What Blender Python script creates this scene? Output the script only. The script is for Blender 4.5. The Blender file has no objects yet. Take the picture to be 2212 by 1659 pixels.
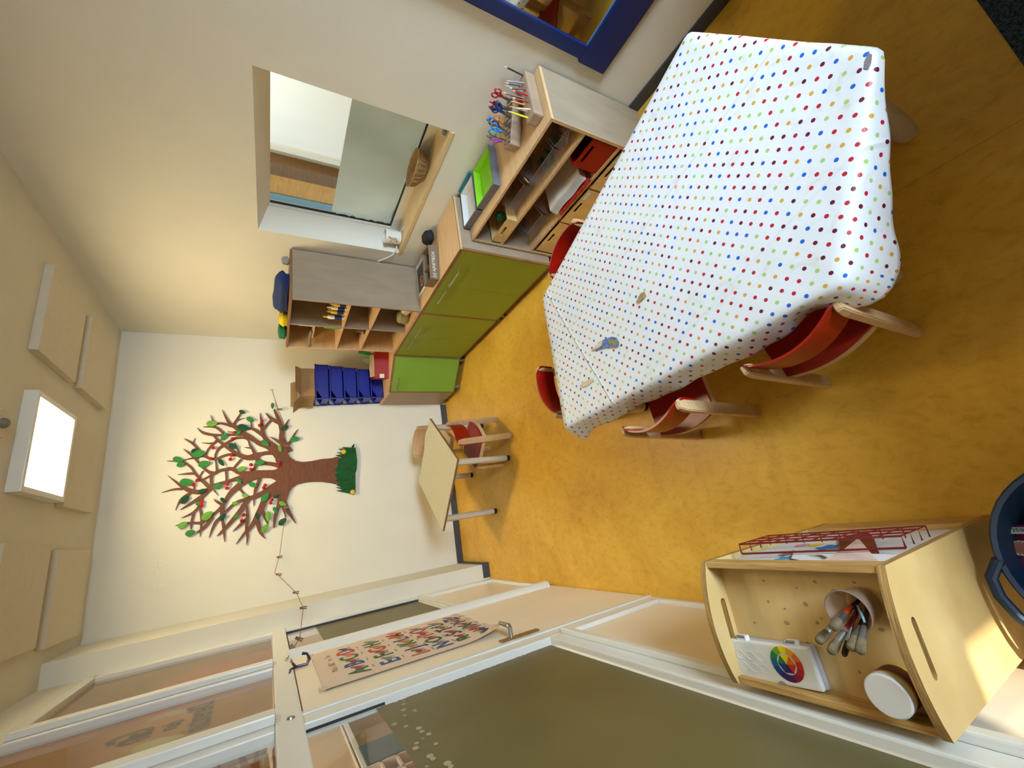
import bpy, bmesh, math, random
import numpy as np
from mathutils import Vector, Matrix, Euler
random.seed(7)
PI = math.pi
S = bpy.context.scene
COL = S.collection

# ------------------------------------------------------------------ camera
# room axes: X to the right wall, Y towards the tree wall, Z up (the phone was held on its side)
RC = np.array([[-0.15436566, -0.47327977, -0.86728167],
               [-0.94366922, 0.33065494, -0.01247826],
               [0.29267668, 0.81650081, -0.49766132]])
_v = np.array([-0.3329283, -0.51828688, -0.07634828])
_t = np.linalg.norm(_v); _k = _v/_t
_K = np.array([[0, -_k[2], _k[1]], [_k[2], 0, -_k[0]], [-_k[1], _k[0], 0]])
RC = (np.eye(3)+math.sin(_t)*_K+(1-math.cos(_t))*_K@_K) @ np.array([[0, 0, -1], [-1, 0, 0], [0, 1, 0]], float)
FPX = 902.74
CAM = np.array([0.0, 0.0, 2.0])
def on(x, y, ax, val):
    """photo pixel -> point on the plane  axis ax = val  (metres)"""
    d = RC.T @ np.array([x-1106.0, y-829.5, FPX])
    return Vector(CAM + (val-CAM[ax])/d[ax]*d)
cd = bpy.data.cameras.new('camera'); cam = bpy.data.objects.new('camera', cd); COL.objects.link(cam)
cd.sensor_fit = 'HORIZONTAL'; cd.sensor_width = 36; cd.lens = 36*FPX/2212; cd.clip_start = .02; cd.clip_end = 60
r, d, f = RC
cam.matrix_world = Matrix(((r[0], -d[0], -f[0], 0), (r[1], -d[1], -f[1], 0), (r[2], -d[2], -f[2], 2.0), (0, 0, 0, 1)))
S.camera = cam

# ------------------------------------------------------------------ world, sun, daylight, exposure
w = bpy.data.worlds.new('sky'); S.world = w; w.use_nodes = True
w.node_tree.nodes['Background'].inputs[0].default_value = (.62, .78, 1, 1)
w.node_tree.nodes['Background'].inputs[1].default_value = 2.2
def light(name, kind, loc, rot, energy, col, **k):
    l = bpy.data.lights.new(name, kind); l.energy = energy; l.color = col
    for a, b in k.items(): setattr(l, a, b)
    o = bpy.data.objects.new(name, l); o.location = loc; o.rotation_euler = rot; COL.objects.link(o); return o
sun = light('sun', 'SUN', (0, -3, 4), (0, 0, 0), 9.0, (1, .95, .82), angle=.012)
sun.rotation_euler = Vector((-.30, .80, -.50)).to_track_quat('-Z', 'Y').to_euler()
light('daylight_window', 'AREA', (1.5, -2.46, 1.85), (PI/2-math.radians(31), 0, 0), 152, (.66, .84, 1), shape='RECTANGLE', size=1.35, size_y=1.45, spread=math.radians(104))
light('corridor_fill', 'AREA', (-1.15, 3.4, 3.15), (0, 0, 0), 50, (1, .88, .72), shape='RECTANGLE', size=.6, size_y=2.4)  # added lamp, unseen, brightens the corridor and the banners
light('next_room_fill', 'AREA', (3.6, 3.3, 2.9), (0, 0, 0), 38, (1, 1, .94), shape='RECTANGLE', size=1.2, size_y=1.6)  # added unseen lamp, lights the next room in place of daylight
S.view_settings.view_transform = 'Standard'; S.view_settings.look = 'None'
S.view_settings.gamma = 1; S.view_settings.use_curve_mapping = False
S.view_settings.exposure = 0.0
S.cycles.use_denoising = True
S.cycles.max_bounces = 8; S.cycles.diffuse_bounces = 5; S.cycles.transparent_max_bounces = 12
S.cycles.caustics_reflective = False; S.cycles.caustics_refractive = False
S.cycles.sample_clamp_indirect = 6

# ------------------------------------------------------------------ materials
def lin(c):
    return tuple((x/255/12.92 if x/255 <= .04045 else ((x/255+.055)/1.055)**2.4) for x in c)
MATS = {}
def base(name):
    m = bpy.data.materials.new(name); m.use_nodes = True; nt = m.node_tree
    return m, nt, nt.nodes['Principled BSDF']
def N(nt, t, **k):
    n = nt.nodes.new(t)
    for a, b in k.items():
        if a.startswith('i_'): n.inputs[int(a[2:])].default_value = b
        else: setattr(n, a, b)
    return n
def coords(nt, scale=(1, 1, 1), kind='Object'):
    tc = N(nt, 'ShaderNodeTexCoord'); mp = N(nt, 'ShaderNodeMapping')
    mp.inputs['Scale'].default_value = scale
    nt.links.new(tc.outputs[kind], mp.inputs['Vector']); return mp.outputs[0]
def pm(name, col, rough=.5, metal=0, var=.08, scale=9, stretch=(1, 1, 1), bump=0, bscale=60, spec=.5, detail=4, alpha=None, trans=0, coat=0):
    """plain procedural material: colour varied by noise, optional bump"""
    if name in MATS: return MATS[name]
    m, nt, p = base(name); c = lin(col)
    v = coords(nt, stretch)
    n = N(nt, 'ShaderNodeTexNoise'); n.inputs['Scale'].default_value = scale; n.inputs['Detail'].default_value = detail
    nt.links.new(v, n.inputs['Vector'])
    cr = N(nt, 'ShaderNodeValToRGB')
    cr.color_ramp.elements[0].position = .3; cr.color_ramp.elements[1].position = .7
    cr.color_ramp.elements[0].color = tuple(max(0, x*(1-var)) for x in c)+(1,)
    cr.color_ramp.elements[1].color = tuple(min(1, x*(1+var)) for x in c)+(1,)
    nt.links.new(n.outputs[0], cr.inputs[0]); nt.links.new(cr.outputs[0], p.inputs['Base Color'])
    p.inputs['Roughness'].default_value = rough; p.inputs['Metallic'].default_value = metal
    p.inputs['Specular IOR Level'].default_value = spec
    if coat: p.inputs['Coat Weight'].default_value = coat
    if trans: p.inputs['Transmission Weight'].default_value = trans
    if alpha is not None: p.inputs['Alpha'].default_value = alpha
    if bump:
        n2 = N(nt, 'ShaderNodeTexNoise'); n2.inputs['Scale'].default_value = bscale; n2.inputs['Detail'].default_value = 3
        nt.links.new(v, n2.inputs['Vector'])
        b = N(nt, 'ShaderNodeBump'); b.inputs['Strength'].default_value = bump; b.inputs['Distance'].default_value = .004
        nt.links.new(n2.outputs[0], b.inputs['Height']); nt.links.new(b.outputs[0], p.inputs['Normal'])
    MATS[name] = m; return m
def mglass(name, tint=(1, 1, 1), refl=.06, body=0.0, bodycol=(200, 200, 200)):
    """thin clear sheet: transparent with a fresnel-like gloss and a little body"""
    m, nt, p = base(name); out = nt.nodes['Material Output']; nt.nodes.remove(p)
    tr = N(nt, 'ShaderNodeBsdfTransparent'); tr.inputs[0].default_value = tint+(1,)
    gl = N(nt, 'ShaderNodeBsdfGlossy'); gl.inputs['Roughness'].default_value = .03
    df = N(nt, 'ShaderNodeBsdfDiffuse'); df.inputs[0].default_value = lin(bodycol)+(1,)
    lf = N(nt, 'ShaderNodeFresnel'); lf.inputs[0].default_value = 1.45
    geo = N(nt, 'ShaderNodeNewGeometry'); inv = N(nt, 'ShaderNodeMath', operation='SUBTRACT'); inv.inputs[0].default_value = 1.0
    nt.links.new(geo.outputs['Backfacing'], inv.inputs[1])
    lw = N(nt, 'ShaderNodeMath', operation='MULTIPLY'); nt.links.new(lf.outputs[0], lw.inputs[0]); nt.links.new(inv.outputs[0], lw.inputs[1])
    mx0 = N(nt, 'ShaderNodeMixShader'); mx0.inputs[0].default_value = body
    nt.links.new(tr.outputs[0], mx0.inputs[1]); nt.links.new(df.outputs[0], mx0.inputs[2])
    mx = N(nt, 'ShaderNodeMixShader'); nt.links.new(lw.outputs[0], mx.inputs[0])
    nt.links.new(mx0.outputs[0], mx.inputs[1]); nt.links.new(gl.outputs[0], mx.inputs[2])
    nt.links.new(mx.outputs[0], out.inputs[0]); MATS[name] = m; return m
def emis(name, col, s):
    m, nt, p = base(name)
    p.inputs['Base Color'].default_value = (.8, .8, .8, 1)
    p.inputs['Emission Color'].default_value = lin(col)+(1,); p.inputs['Emission Strength'].default_value = s
    return m
def wood(name, col, dark, scale=5, stretch=(1, 12, 1), rough=.45, mix=.5, kind='Object'):
    m, nt, p = base(name); v = coords(nt, stretch, kind)
    n = N(nt, 'ShaderNodeTexNoise'); n.inputs['Scale'].default_value = scale; n.inputs['Detail'].default_value = 6
    n.inputs['Distortion'].default_value = .6
    nt.links.new(v, n.inputs['Vector'])
    cr = N(nt, 'ShaderNodeValToRGB'); e = cr.color_ramp.elements
    e[0].position = .32; e[1].position = .68; e[0].color = lin(dark)+(1,); e[1].color = lin(col)+(1,)
    nt.links.new(n.outputs[0], cr.inputs[0]); nt.links.new(cr.outputs[0], p.inputs['Base Color'])
    p.inputs['Roughness'].default_value = rough; MATS[name] = m; return m

# floor: ochre marbled linoleum with sheet seams
def floor_mat():
    m, nt, p = base('ochre linoleum'); v = coords(nt)
    n1 = N(nt, 'ShaderNodeTexNoise'); n1.inputs['Scale'].default_value = 2.2; n1.inputs['Detail'].default_value = 9; n1.inputs['Roughness'].default_value = .68; n1.inputs['Distortion'].default_value = 1.0
    mp = N(nt, 'ShaderNodeMapping'); mp.inputs['Scale'].default_value = (1.6, 1.0, 1); nt.links.new(v, mp.inputs[0])
    n2 = N(nt, 'ShaderNodeTexNoise'); n2.inputs['Scale'].default_value = 17; n2.inputs['Detail'].default_value = 10; n2.inputs['Roughness'].default_value = .7; n2.inputs['Distortion'].default_value = .5
    nt.links.new(v, n1.inputs['Vector']); nt.links.new(mp.outputs[0], n2.inputs['Vector'])
    cr = N(nt, 'ShaderNodeValToRGB'); e = cr.color_ramp.elements
    e[0].position = .3; e[1].position = .72; e[0].color = lin((208, 158, 52))+(1,); e[1].color = lin((236, 188, 76))+(1,)
    nt.links.new(n1.outputs[0], cr.inputs[0])
    c2 = N(nt, 'ShaderNodeValToRGB'); e = c2.color_ramp.elements
    e[0].position = .26; e[1].position = .52; e[0].color = (.80, .74, .60, 1); e[1].color = (1, 1, 1, 1)
    x = e.new(.68); x.color = (1, 1, 1, 1); x = e.new(.8); x.color = (1.12, 1.1, 1.05, 1)
    nt.links.new(n2.outputs[0], c2.inputs[0])
    mx = N(nt, 'ShaderNodeMix', data_type='RGBA', blend_type='MULTIPLY'); mx.inputs[0].default_value = 1
    nt.links.new(cr.outputs[0], mx.inputs[6]); nt.links.new(c2.outputs[0], mx.inputs[7])
    sx = N(nt, 'ShaderNodeSeparateXYZ'); nt.links.new(v, sx.inputs[0])
    a = N(nt, 'ShaderNodeMath', operation='SUBTRACT'); a.inputs[1].default_value = .905; nt.links.new(sx.outputs[0], a.inputs[0])
    b = N(nt, 'ShaderNodeMath', operation='ABSOLUTE'); nt.links.new(a.outputs[0], b.inputs[0])
    g = N(nt, 'ShaderNodeMath', operation='LESS_THAN'); g.inputs[1].default_value = .0016; nt.links.new(b.outputs[0], g.inputs[0])
    sm = N(nt, 'ShaderNodeMix', data_type='RGBA', blend_type='MULTIPLY'); sm.inputs[7].default_value = (.72, .68, .6, 1)
    nt.links.new(g.outputs[0], sm.inputs[0]); nt.links.new(mx.outputs[2], sm.inputs[6])
    nt.links.new(sm.outputs[2], p.inputs['Base Color']); p.inputs['Roughness'].default_value = .36
    p.inputs['Specular IOR Level'].default_value = .35
    return m
# oilcloth with scattered coloured dots in staggered rows (UV in metres)
def dots_mat():
    m, nt, p = base('dotted oilcloth'); L = nt.links.new
    tc = N(nt, 'ShaderNodeTexCoord'); sp = N(nt, 'ShaderNodeSeparateXYZ'); L(tc.outputs['UV'], sp.inputs[0])
    def M(op, a, b=None, c=None):
        n = N(nt, 'ShaderNodeMath', operation=op)
        for i, x in enumerate((a, b, c)):
            if x is None: continue
            if isinstance(x, (int, float)): n.inputs[i].default_value = x
            else: L(x, n.inputs[i])
        return n.outputs[0]
    P = .0535                                     # pitch along a row; rows are half a pitch apart, staggered
    u = M('DIVIDE', sp.outputs[0], P); v = M('DIVIDE', sp.outputs[1], P*.5)
    rv = M('FLOOR', v); off = M('MULTIPLY', M('MODULO', M('ABSOLUTE', rv), 2.0), .5)
    uu = M('ADD', u, off); ru = M('FLOOR', uu)
    du = M('MULTIPLY', M('SUBTRACT', M('SUBTRACT', uu, ru), .5), P)
    dv = M('MULTIPLY', M('SUBTRACT', M('SUBTRACT', v, rv), .5), P*.5)
    dist = M('SQRT', M('ADD', M('MULTIPLY', du, du), M('MULTIPLY', dv, dv)))
    inside = M('LESS_THAN', dist, .0064)
    cx = N(nt, 'ShaderNodeCombineXYZ'); L(ru, cx.inputs[0]); L(rv, cx.inputs[1])
    wn = N(nt, 'ShaderNodeTexWhiteNoise', noise_dimensions='2D'); L(cx.outputs[0], wn.inputs['Vector'])
    cr = N(nt, 'ShaderNodeValToRGB'); cr.color_ramp.interpolation = 'CONSTANT'; e = cr.color_ramp.elements
    pal = [(0, (176, 24, 44)), (.25, (96, 14, 40)), (.46, (20, 92, 190)), (.64, (202, 152, 62)), (.80, (160, 190, 104))]
    e[0].position = 0; e[0].color = lin(pal[0][1])+(1,); e[1].position = pal[1][0]; e[1].color = lin(pal[1][1])+(1,)
    for q, c in pal[2:]:
        x = e.new(q); x.color = lin(c)+(1,)
    L(wn.outputs[0], cr.inputs[0])
    # paint smears and grime
    ns = N(nt, 'ShaderNodeTexNoise'); ns.inputs['Scale'].default_value = 7; ns.inputs['Detail'].default_value = 8; ns.inputs['Distortion'].default_value = 2.5
    L(tc.outputs['UV'], ns.inputs['Vector'])
    sr = N(nt, 'ShaderNodeValToRGB'); q = sr.color_ramp.elements; q[0].position = .60; q[0].color = (0, 0, 0, 1); q[1].position = .78; q[1].color = (.55, .55, .55, 1)
    L(ns.outputs[0], sr.inputs[0])
    nc = N(nt, 'ShaderNodeTexNoise'); nc.inputs['Scale'].default_value = 3; L(tc.outputs['UV'], nc.inputs['Vector'])
    gc = N(nt, 'ShaderNodeValToRGB'); q = gc.color_ramp.elements; q[0].position = .4; q[0].color = lin((176, 182, 150))+(1,); q[1].position = .6; q[1].color = lin((206, 176, 186))+(1,)
    L(nc.outputs[0], gc.inputs[0])
    wh = N(nt, 'ShaderNodeMix', data_type='RGBA'); wh.inputs[6].default_value = lin((215, 217, 221))+(1,)
    L(sr.outputs[0], wh.inputs[0]); L(gc.outputs[0], wh.inputs[7])
    mx = N(nt, 'ShaderNodeMix', data_type='RGBA'); L(inside, mx.inputs[0]); L(wh.outputs[2], mx.inputs[6]); L(cr.outputs[0], mx.inputs[7])
    L(mx.outputs[2], p.inputs['Base Color']); p.inputs['Roughness'].default_value = .42
    nb = N(nt, 'ShaderNodeTexNoise'); nb.inputs['Scale'].default_value = 9; nb.inputs['Detail'].default_value = 4; L(tc.outputs['UV'], nb.inputs['Vector'])
    so = N(nt, 'ShaderNodeSeparateXYZ'); L(tc.outputs['Object'], so.inputs[0]); hgt = nb.outputs[0]
    for (x0, y0), (x1, y1) in (((1.062, 1.682), (.391, 1.408)), ((.81, .246), (.391, 1.408)), ((1.30, .32), (.95, 1.40))):
        l_ = math.hypot(x1-x0, y1-y0); nx_, ny_ = -(y1-y0)/l_, (x1-x0)/l_; c_ = nx_*x0+ny_*y0
        dd = M('ABSOLUTE', M('SUBTRACT', M('ADD', M('MULTIPLY', so.outputs[0], nx_), M('MULTIPLY', so.outputs[1], ny_)), c_))
        hgt = M('ADD', hgt, M('MULTIPLY', M('MAXIMUM', M('SUBTRACT', 1.0, M('DIVIDE', dd, .009)), 0.0), .55))
    b = N(nt, 'ShaderNodeBump'); b.inputs['Strength'].default_value = .5; b.inputs['Distance'].default_value = .008
    L(hgt, b.inputs['Height']); L(b.outputs[0], p.inputs['Normal'])
    return m
def film_mat(name, c, trans=.25, rough=.35):
    m, nt, p = base(name); out = nt.nodes['Material Output']
    v = coords(nt); n = N(nt, 'ShaderNodeTexNoise'); n.inputs['Scale'].default_value = 2.0; nt.links.new(v, n.inputs['Vector'])
    cr = N(nt, 'ShaderNodeValToRGB'); e = cr.color_ramp.elements; a = lin(c)
    e[0].position = .35; e[1].position = .65; e[0].color = tuple(x*.9 for x in a)+(1,); e[1].color = tuple(x*1.1 for x in a)+(1,)
    nt.links.new(n.outputs[0], cr.inputs[0]); nt.links.new(cr.outputs[0], p.inputs['Base Color'])
    p.inputs['Roughness'].default_value = rough
    tl = N(nt, 'ShaderNodeBsdfTranslucent'); nt.links.new(cr.outputs[0], tl.inputs[0])
    mx = N(nt, 'ShaderNodeMixShader'); mx.inputs[0].default_value = trans
    nt.links.new(p.outputs[0], mx.inputs[1]); nt.links.new(tl.outputs[0], mx.inputs[2]); nt.links.new(mx.outputs[0], out.inputs[0])
    return m

M_floor = floor_mat(); M_dots = dots_mat()
M_wall = pm('warm white wall paint', (224, 220, 207), .75, var=.02, scale=3, bump=.15, bscale=220)
M_ceil = pm('white ceiling paint', (206, 200, 180), .85, var=.02, scale=3, bump=.15, bscale=150)
M_panel = pm('acoustic panel white', (204, 196, 176), .9, var=.03, scale=20, bump=.2, bscale=300)
M_base = pm('dark grey skirting', (62, 64, 72), .5, var=.08)
M_frame = pm('white gloss frame paint', (226, 224, 216), .3, var=.02, scale=4)
M_door = pm('cream door laminate', (240, 226, 202), .4, var=.03, scale=3)
M_film = film_mat('frosted film', (128, 118, 78), .3, .38)
M_film2 = film_mat('pale frosted film', (216, 226, 228), .6, .4)
M_glass = mglass('window glass', (.97, .99, .97))
M_plastic = mglass('clear acrylic', (.86, .84, .82), body=.16, bodycol=(190, 176, 170))
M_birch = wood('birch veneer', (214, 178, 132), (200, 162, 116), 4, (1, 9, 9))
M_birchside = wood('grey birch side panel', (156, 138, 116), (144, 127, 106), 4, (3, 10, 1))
M_edge = wood('brown edge band', (136, 98, 60), (120, 84, 50), 6, (1, 8, 1))
M_green = pm('green cabinet laminate', (128, 142, 40), .45, var=.04, scale=5)
M_green2 = pm('brighter green laminate', (116, 152, 52), .45, var=.04, scale=5)
M_steel = pm('brushed steel', (170, 168, 160), .32, metal=.9, var=.05)
M_chairwood = wood('beech bar', (206, 172, 130), (190, 156, 114), 5, (1, 1, 9))
M_greywood = wood('pale beech leg', (200, 186, 164), (188, 172, 150), 5, (8, 8, 1))
M_red = wood('red stained ply', (152, 22, 8), (128, 12, 4), 4, (1, 6, 1), rough=.32)
M_redplain = pm('red plastic', (150, 20, 10), .4)  # plain even red of the crate and the box
M_ply = wood('birch plywood cart', (228, 196, 136), (208, 174, 112), 3.2, (1, 4, 1), rough=.5)
M_plyedge = wood('plywood edge', (200, 162, 98), (136, 96, 50), 26, (.5, 16, .5), rough=.6)
M_black = pm('black rubber', (22, 22, 24), .6)
M_blue = pm('blue plastic', (10, 32, 140), .35, var=.06)
M_navy = pm('navy lacquer', (2, 28, 82), .35, var=.08)
M_card = pm('cardboard', (150, 118, 78), .8, var=.08, scale=6)
M_white = pm('white plastic', (228, 226, 220), .35, var=.02)
M_paper = pm('white paper', (224, 220, 214), .7, var=.04, scale=5)
M_bark = pm('painted brown bark', (104, 58, 34), .7, var=.22, scale=14, stretch=(1, 1, 5))
M_lid = pm('matt white lid', (222, 216, 208), .5, var=.03)

# ------------------------------------------------------------------ mesh builder
class MB:
    def __init__(s): s.v = []; s.f = []; s.mi = []; s.uv = {}; s.sm = []
    def add(s, vs, fs, mi=0, smooth=False):
        o = len(s.v); s.v += [tuple(x) for x in vs]
        for q in fs: s.f.append(tuple(i+o for i in q)); s.mi.append(mi); s.sm.append(smooth)
        return s
    def box(s, a, b, mi=0, bev=0.0):
        x0, y0, z0 = (min(a[i], b[i]) for i in range(3)); x1, y1, z1 = (max(a[i], b[i]) for i in range(3))
        if bev <= 0:
            vs = [(x, y, z) for x in (x0, x1) for y in (y0, y1) for z in (z0, z1)]
            return s.add(vs, [(0, 1, 3, 2), (4, 6, 7, 5), (0, 4, 5, 1), (2, 3, 7, 6), (0, 2, 6, 4), (1, 5, 7, 3)], mi)
        bm = bmesh.new(); bmesh.ops.create_cube(bm, size=1)
        for v in bm.verts: v.co = Vector(((x0+x1)/2+v.co.x*(x1-x0), (y0+y1)/2+v.co.y*(y1-y0), (z0+z1)/2+v.co.z*(z1-z0)))
        bmesh.ops.bevel(bm, geom=bm.edges[:], offset=min(bev, .45*min(x1-x0, y1-y0, z1-z0)), segments=2, affect='EDGES', profile=.6)
        s.frombm(bm, mi); return s
    def frombm(s, bm, mi=0, smooth=False):
        bm.verts.index_update(); s.add([v.co for v in bm.verts], [[v.index for v in f_.verts] for f_ in bm.faces], mi, smooth); bm.free()
    def obox(s, c, ax, ay, az, hx, hy, hz, mi=0, bev=0.0):
        """oriented box: centre c, unit axes, half sizes"""
        t = MB().box((-hx, -hy, -hz), (hx, hy, hz), 0, bev); ax, ay, az, c = map(Vector, (ax, ay, az, c))
        return s.add([c+ax*v[0]+ay*v[1]+az*v[2] for v in t.v], t.f, mi)
    def bar(s, p, q, w_, h_, up=(0, 0, 1), mi=0, bev=0.0):
        p, q = Vector(p), Vector(q); d_ = (q-p); L = d_.length; d_.normalize()
        x = d_.cross(Vector(up)); x.normalize(); u = x.cross(d_)
        return s.obox((p+q)/2, x, d_, u, w_/2, L/2, h_/2, mi, bev)
    def tube(s, pts, r_, n=8, mi=0, caps=True, closed=False):
        pts = [Vector(p) for p in pts]; rr = r_ if isinstance(r_, (list, tuple)) else [r_]*len(pts); vs = []; fs = []; m_ = len(pts)
        prev = None
        for i, p in enumerate(pts):
            a = pts[(i-1) % m_] if (closed or i > 0) else p; b = pts[(i+1) % m_] if (closed or i < m_-1) else p
            t = (b-a).normalized() if (b-a).length > 1e-9 else Vector((0, 0, 1))
            if prev is None:
                x = t.cross(Vector((0, 0, 1)) if abs(t.z) < .9 else Vector((1, 0, 0))).normalized()
            else:
                x = (prev - t*prev.dot(t)).normalized()
            prev = x; y = t.cross(x)
            for k in range(n):
                an = 2*PI*k/n; vs.append(p+(x*math.cos(an)+y*math.sin(an))*rr[i])
        for i in range(m_ if closed else m_-1):
            for k in range(n):
                j = (i+1) % m_; fs.append((i*n+k, i*n+(k+1) % n, j*n+(k+1) % n, j*n+k))
        if caps and not closed: fs += [tuple(range(n-1, -1, -1)), tuple((m_-1)*n+k for k in range(n))]
        return s.add(vs, fs, mi, n > 5)
    def lathe(s, prof, c=(0, 0, 0), n=24, mi=0, axis=(0, 0, 1), sx=1, sy=1):
        az = Vector(axis).normalized(); ax = az.cross(Vector((0, 1, 0)) if abs(az.y) < .9 else Vector((1, 0, 0))).normalized(); ay = az.cross(ax); c = Vector(c)
        vs = []; fs = []
        for (r_, z) in prof:
            for k in range(n):
                a = 2*PI*k/n; vs.append(c+ax*(r_*math.cos(a)*sx)+ay*(r_*math.sin(a)*sy)+az*z)
        for i in range(len(prof)-1):
            for k in range(n): fs.append((i*n+k, i*n+(k+1) % n, (i+1)*n+(k+1) % n, (i+1)*n+k))
        return s.add(vs, fs, mi, True)
    def prism(s, poly, vec, mi=0):
        """closed polygon (3D points) extruded by vec"""
        vec = Vector(vec); n = len(poly); vs = [Vector(p) for p in poly]+[Vector(p)+vec for p in poly]
        return s.add(vs, [tuple(range(n-1, -1, -1)), tuple(range(n, 2*n))]+[(i, (i+1) % n, n+(i+1) % n, n+i) for i in range(n)], mi)
    def text(s, txt, o, right, up, size, mi=0, depth=.0008, centre=True, bold=0.0):
        cu = bpy.data.curves.new('t', 'FONT'); cu.body = txt; cu.size = 1; cu.extrude = 0; cu.resolution_u = 3; cu.offset = bold
        if centre: cu.align_x = 'CENTER'; cu.align_y = 'CENTER'
        ob = bpy.data.objects.new('t', cu); COL.objects.link(ob); bpy.context.view_layer.update()
        me = bpy.data.meshes.new_from_object(ob.evaluated_get(bpy.context.evaluated_depsgraph_get()))
        right, up, o = Vector(right), Vector(up), Vector(o); nrm = right.cross(up).normalized()*depth
        s.add([o+right*(v.co.x*size)+up*(v.co.y*size)+nrm for v in me.vertices], [tuple(q.vertices) for q in me.polygons], mi)
        bpy.data.objects.remove(ob); bpy.data.curves.remove(cu); bpy.data.meshes.remove(me); return s
    def build(s, name, mats, parent=None, label=None, auto=35, kind=None):
        me = bpy.data.meshes.new(name); off = Vector((0, 0, 0))
        if parent is not None:
            q = parent
            while q is not None: off += Vector(q.location); q = q.parent
        me.from_pydata([tuple(Vector(v)-off) for v in s.v], [], s.f)
        for m in (mats if isinstance(mats, (list, tuple)) else [mats]): me.materials.append(m)
        me.polygons.foreach_set('material_index', s.mi); me.polygons.foreach_set('use_smooth', s.sm); me.update()
        bm = bmesh.new(); bm.from_mesh(me); bmesh.ops.recalc_face_normals(bm, faces=bm.faces[:]); bm.to_mesh(me); bm.free()
        o = bpy.data.objects.new(name, me); COL.objects.link(o); o.parent = parent
        if label: o['label'] = label
        if kind: o['kind'] = kind
        if any(s.sm):
            try: me.set_sharp_from_angle(angle=math.radians(auto))
            except Exception: pass
        return o
def tag(o, label, cat, group=None, kind=None):
    o['label'] = label; o['category'] = cat
    if group: o['group'] = group
    if kind: o['kind'] = kind
    return o
def thing(name, label, cat, loc=(0, 0, 0), group=None):
    o = bpy.data.objects.new(name, None); o.empty_display_size = .05; COL.objects.link(o); o.location = loc
    return tag(o, label, cat, group)
def struct(name, mb, mats, parent=None):
    return mb.build(name, mats, parent, kind=None if parent else 'structure')
def copytree(o, parent=None):
    c = o.copy(); COL.objects.link(c); c.parent = parent
    for ch in list(o.children): copytree(ch, c)
    return c
def box(a, b, bev=0.0): return MB().box(a, b, 0, bev)

# ================================================================== THE SETTING
XR, XL, YB, YF, ZC = 2.306, -.6, 5.04, -2.6, 3.30
struct('floor', box((-2.9, YF-.2, -.08), (4.9, YB+.2, 0)), M_floor)
struct('ceiling', box((XL-.1, YF-.2, ZC), (XR+.3, YB+.2, ZC+.1)), M_ceil)
struct('wall_back', box((XL-.1, YB, 0), (XR+.3, YB+.12, ZC)), M_wall)
# right wall with the hatch window opening (splayed reveal)
OY0, OY1, OZ0, OZ1 = 1.785, 3.075, 1.055, 2.105
m = MB()
for a, b in (((XR, YF-.2, 0), (XR+.26, OY0, ZC)), ((XR, OY1, 0), (XR+.26, YB+.2, ZC)), ((XR, OY0, 0), (XR+.26, OY1, OZ0-.03)), ((XR, OY0, OZ1), (XR+.26, OY1, ZC))): m.box(a, b)
struct('wall_right', m, M_wall)
# front wall (behind the photographer) with two windows
m = MB()
for a, b in (((XL-.1, YF-.15, 0), (XR+.26, YF, 1.05)), ((XL-.1, YF-.15, 2.6), (XR+.26, YF, ZC)), ((XL-.1, YF-.15, 1.05), (.1, YF, 2.6)), ((.75, YF-.15, 1.05), (.8, YF, 2.6)), ((2.2, YF-.15, 1.05), (XR+.26, YF, 2.6))): m.box(a, b)
struct('wall_front', m, M_wall)
struct('window_2', box((.82, YF-.12, 1.07), (2.18, YF-.10, 2.58)), emis('added glowing sun blind', (214, 230, 255), 1.2))  # added blind over the unseen window, stops the sun reaching the table
struct('wall_left_near', box((XL-.1, YF, 0), (XL, -1.0, ZC)), M_wall)
# added waist-high block, unseen behind the camera, keeps the near floor dark
struct('added_shade_block', box((-.12, -.80, 0), (XR-.02, -.36, .90), .004), M_birchside)
# pilaster in the back left corner, skirtings
struct('wall_left', box((XL-.1, 4.34, 0), (-.455, YB, ZC)), M_wall)
m = MB(); m.box((-.455, YB-.012, 0), (1.5, YB, .075)); m.box((2.0, YB-.012, 0), (XR, YB, .075)); struct('baseboard_back', m, M_base)
m = MB(); m.box((XR-.012, YF, 0), (XR, 1.218, .075)); struct('baseboard_right', m, M_base)
m = MB(); m.box((-.455, 4.328, 0), (-.443, YB-.012, .075)); m.box((-.585, 4.328, 0), (-.455, 4.34, .075)); struct('baseboard_left', m, M_base)

# hatch window in the right wall
w1 = thing('window_1', '', ''); del w1['label']; del w1['category']; w1['kind'] = 'structure'
w1.location = (XR+.2, 2.4, OZ0)
XG = XR+.245
IY0, IY1, IZ0, IZ1 = 1.90, 3.035, 1.115, 2.03
m = MB()    # splayed lining between the wall face and the glass
o_ = [(XR, OY0, OZ0), (XR, OY1, OZ0), (XR, OY1, OZ1), (XR, OY0, OZ1)]; i_ = [(XG, IY0, OZ0+.005), (XG, IY1, OZ0+.005), (XG, IY1, IZ1), (XG, IY0, IZ1)]
m.add(o_+i_, [(k, (k+1) % 4, 4+(k+1) % 4, 4+k) for k in (1, 2, 3)])
m.build('reveal_lining', M_wall, w1)
box((XR-.006, OY0, OZ0-.03), (XG+.015, OY1, OZ0), .003).build('window_sill', wood('cream sill board', (216, 190, 146), (206, 178, 132), 3, (1, 3, 1)), w1)
m = MB(); m.box((XG-.03, IY0-.06, OZ0), (XG+.02, IY1, IZ0)); m.box((XG-.035, IY1-.005, OZ0), (XG+.02, IY1+.05, IZ1)); m.box((XG-.01, IY0-.05, OZ0), (XG+.02, IY0, IZ1+.05)); m.box((XG-.01, IY0-.05, IZ1), (XG+.02, IY1+.05, IZ1+.06))
m.build('window_frame', M_frame, w1)
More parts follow.
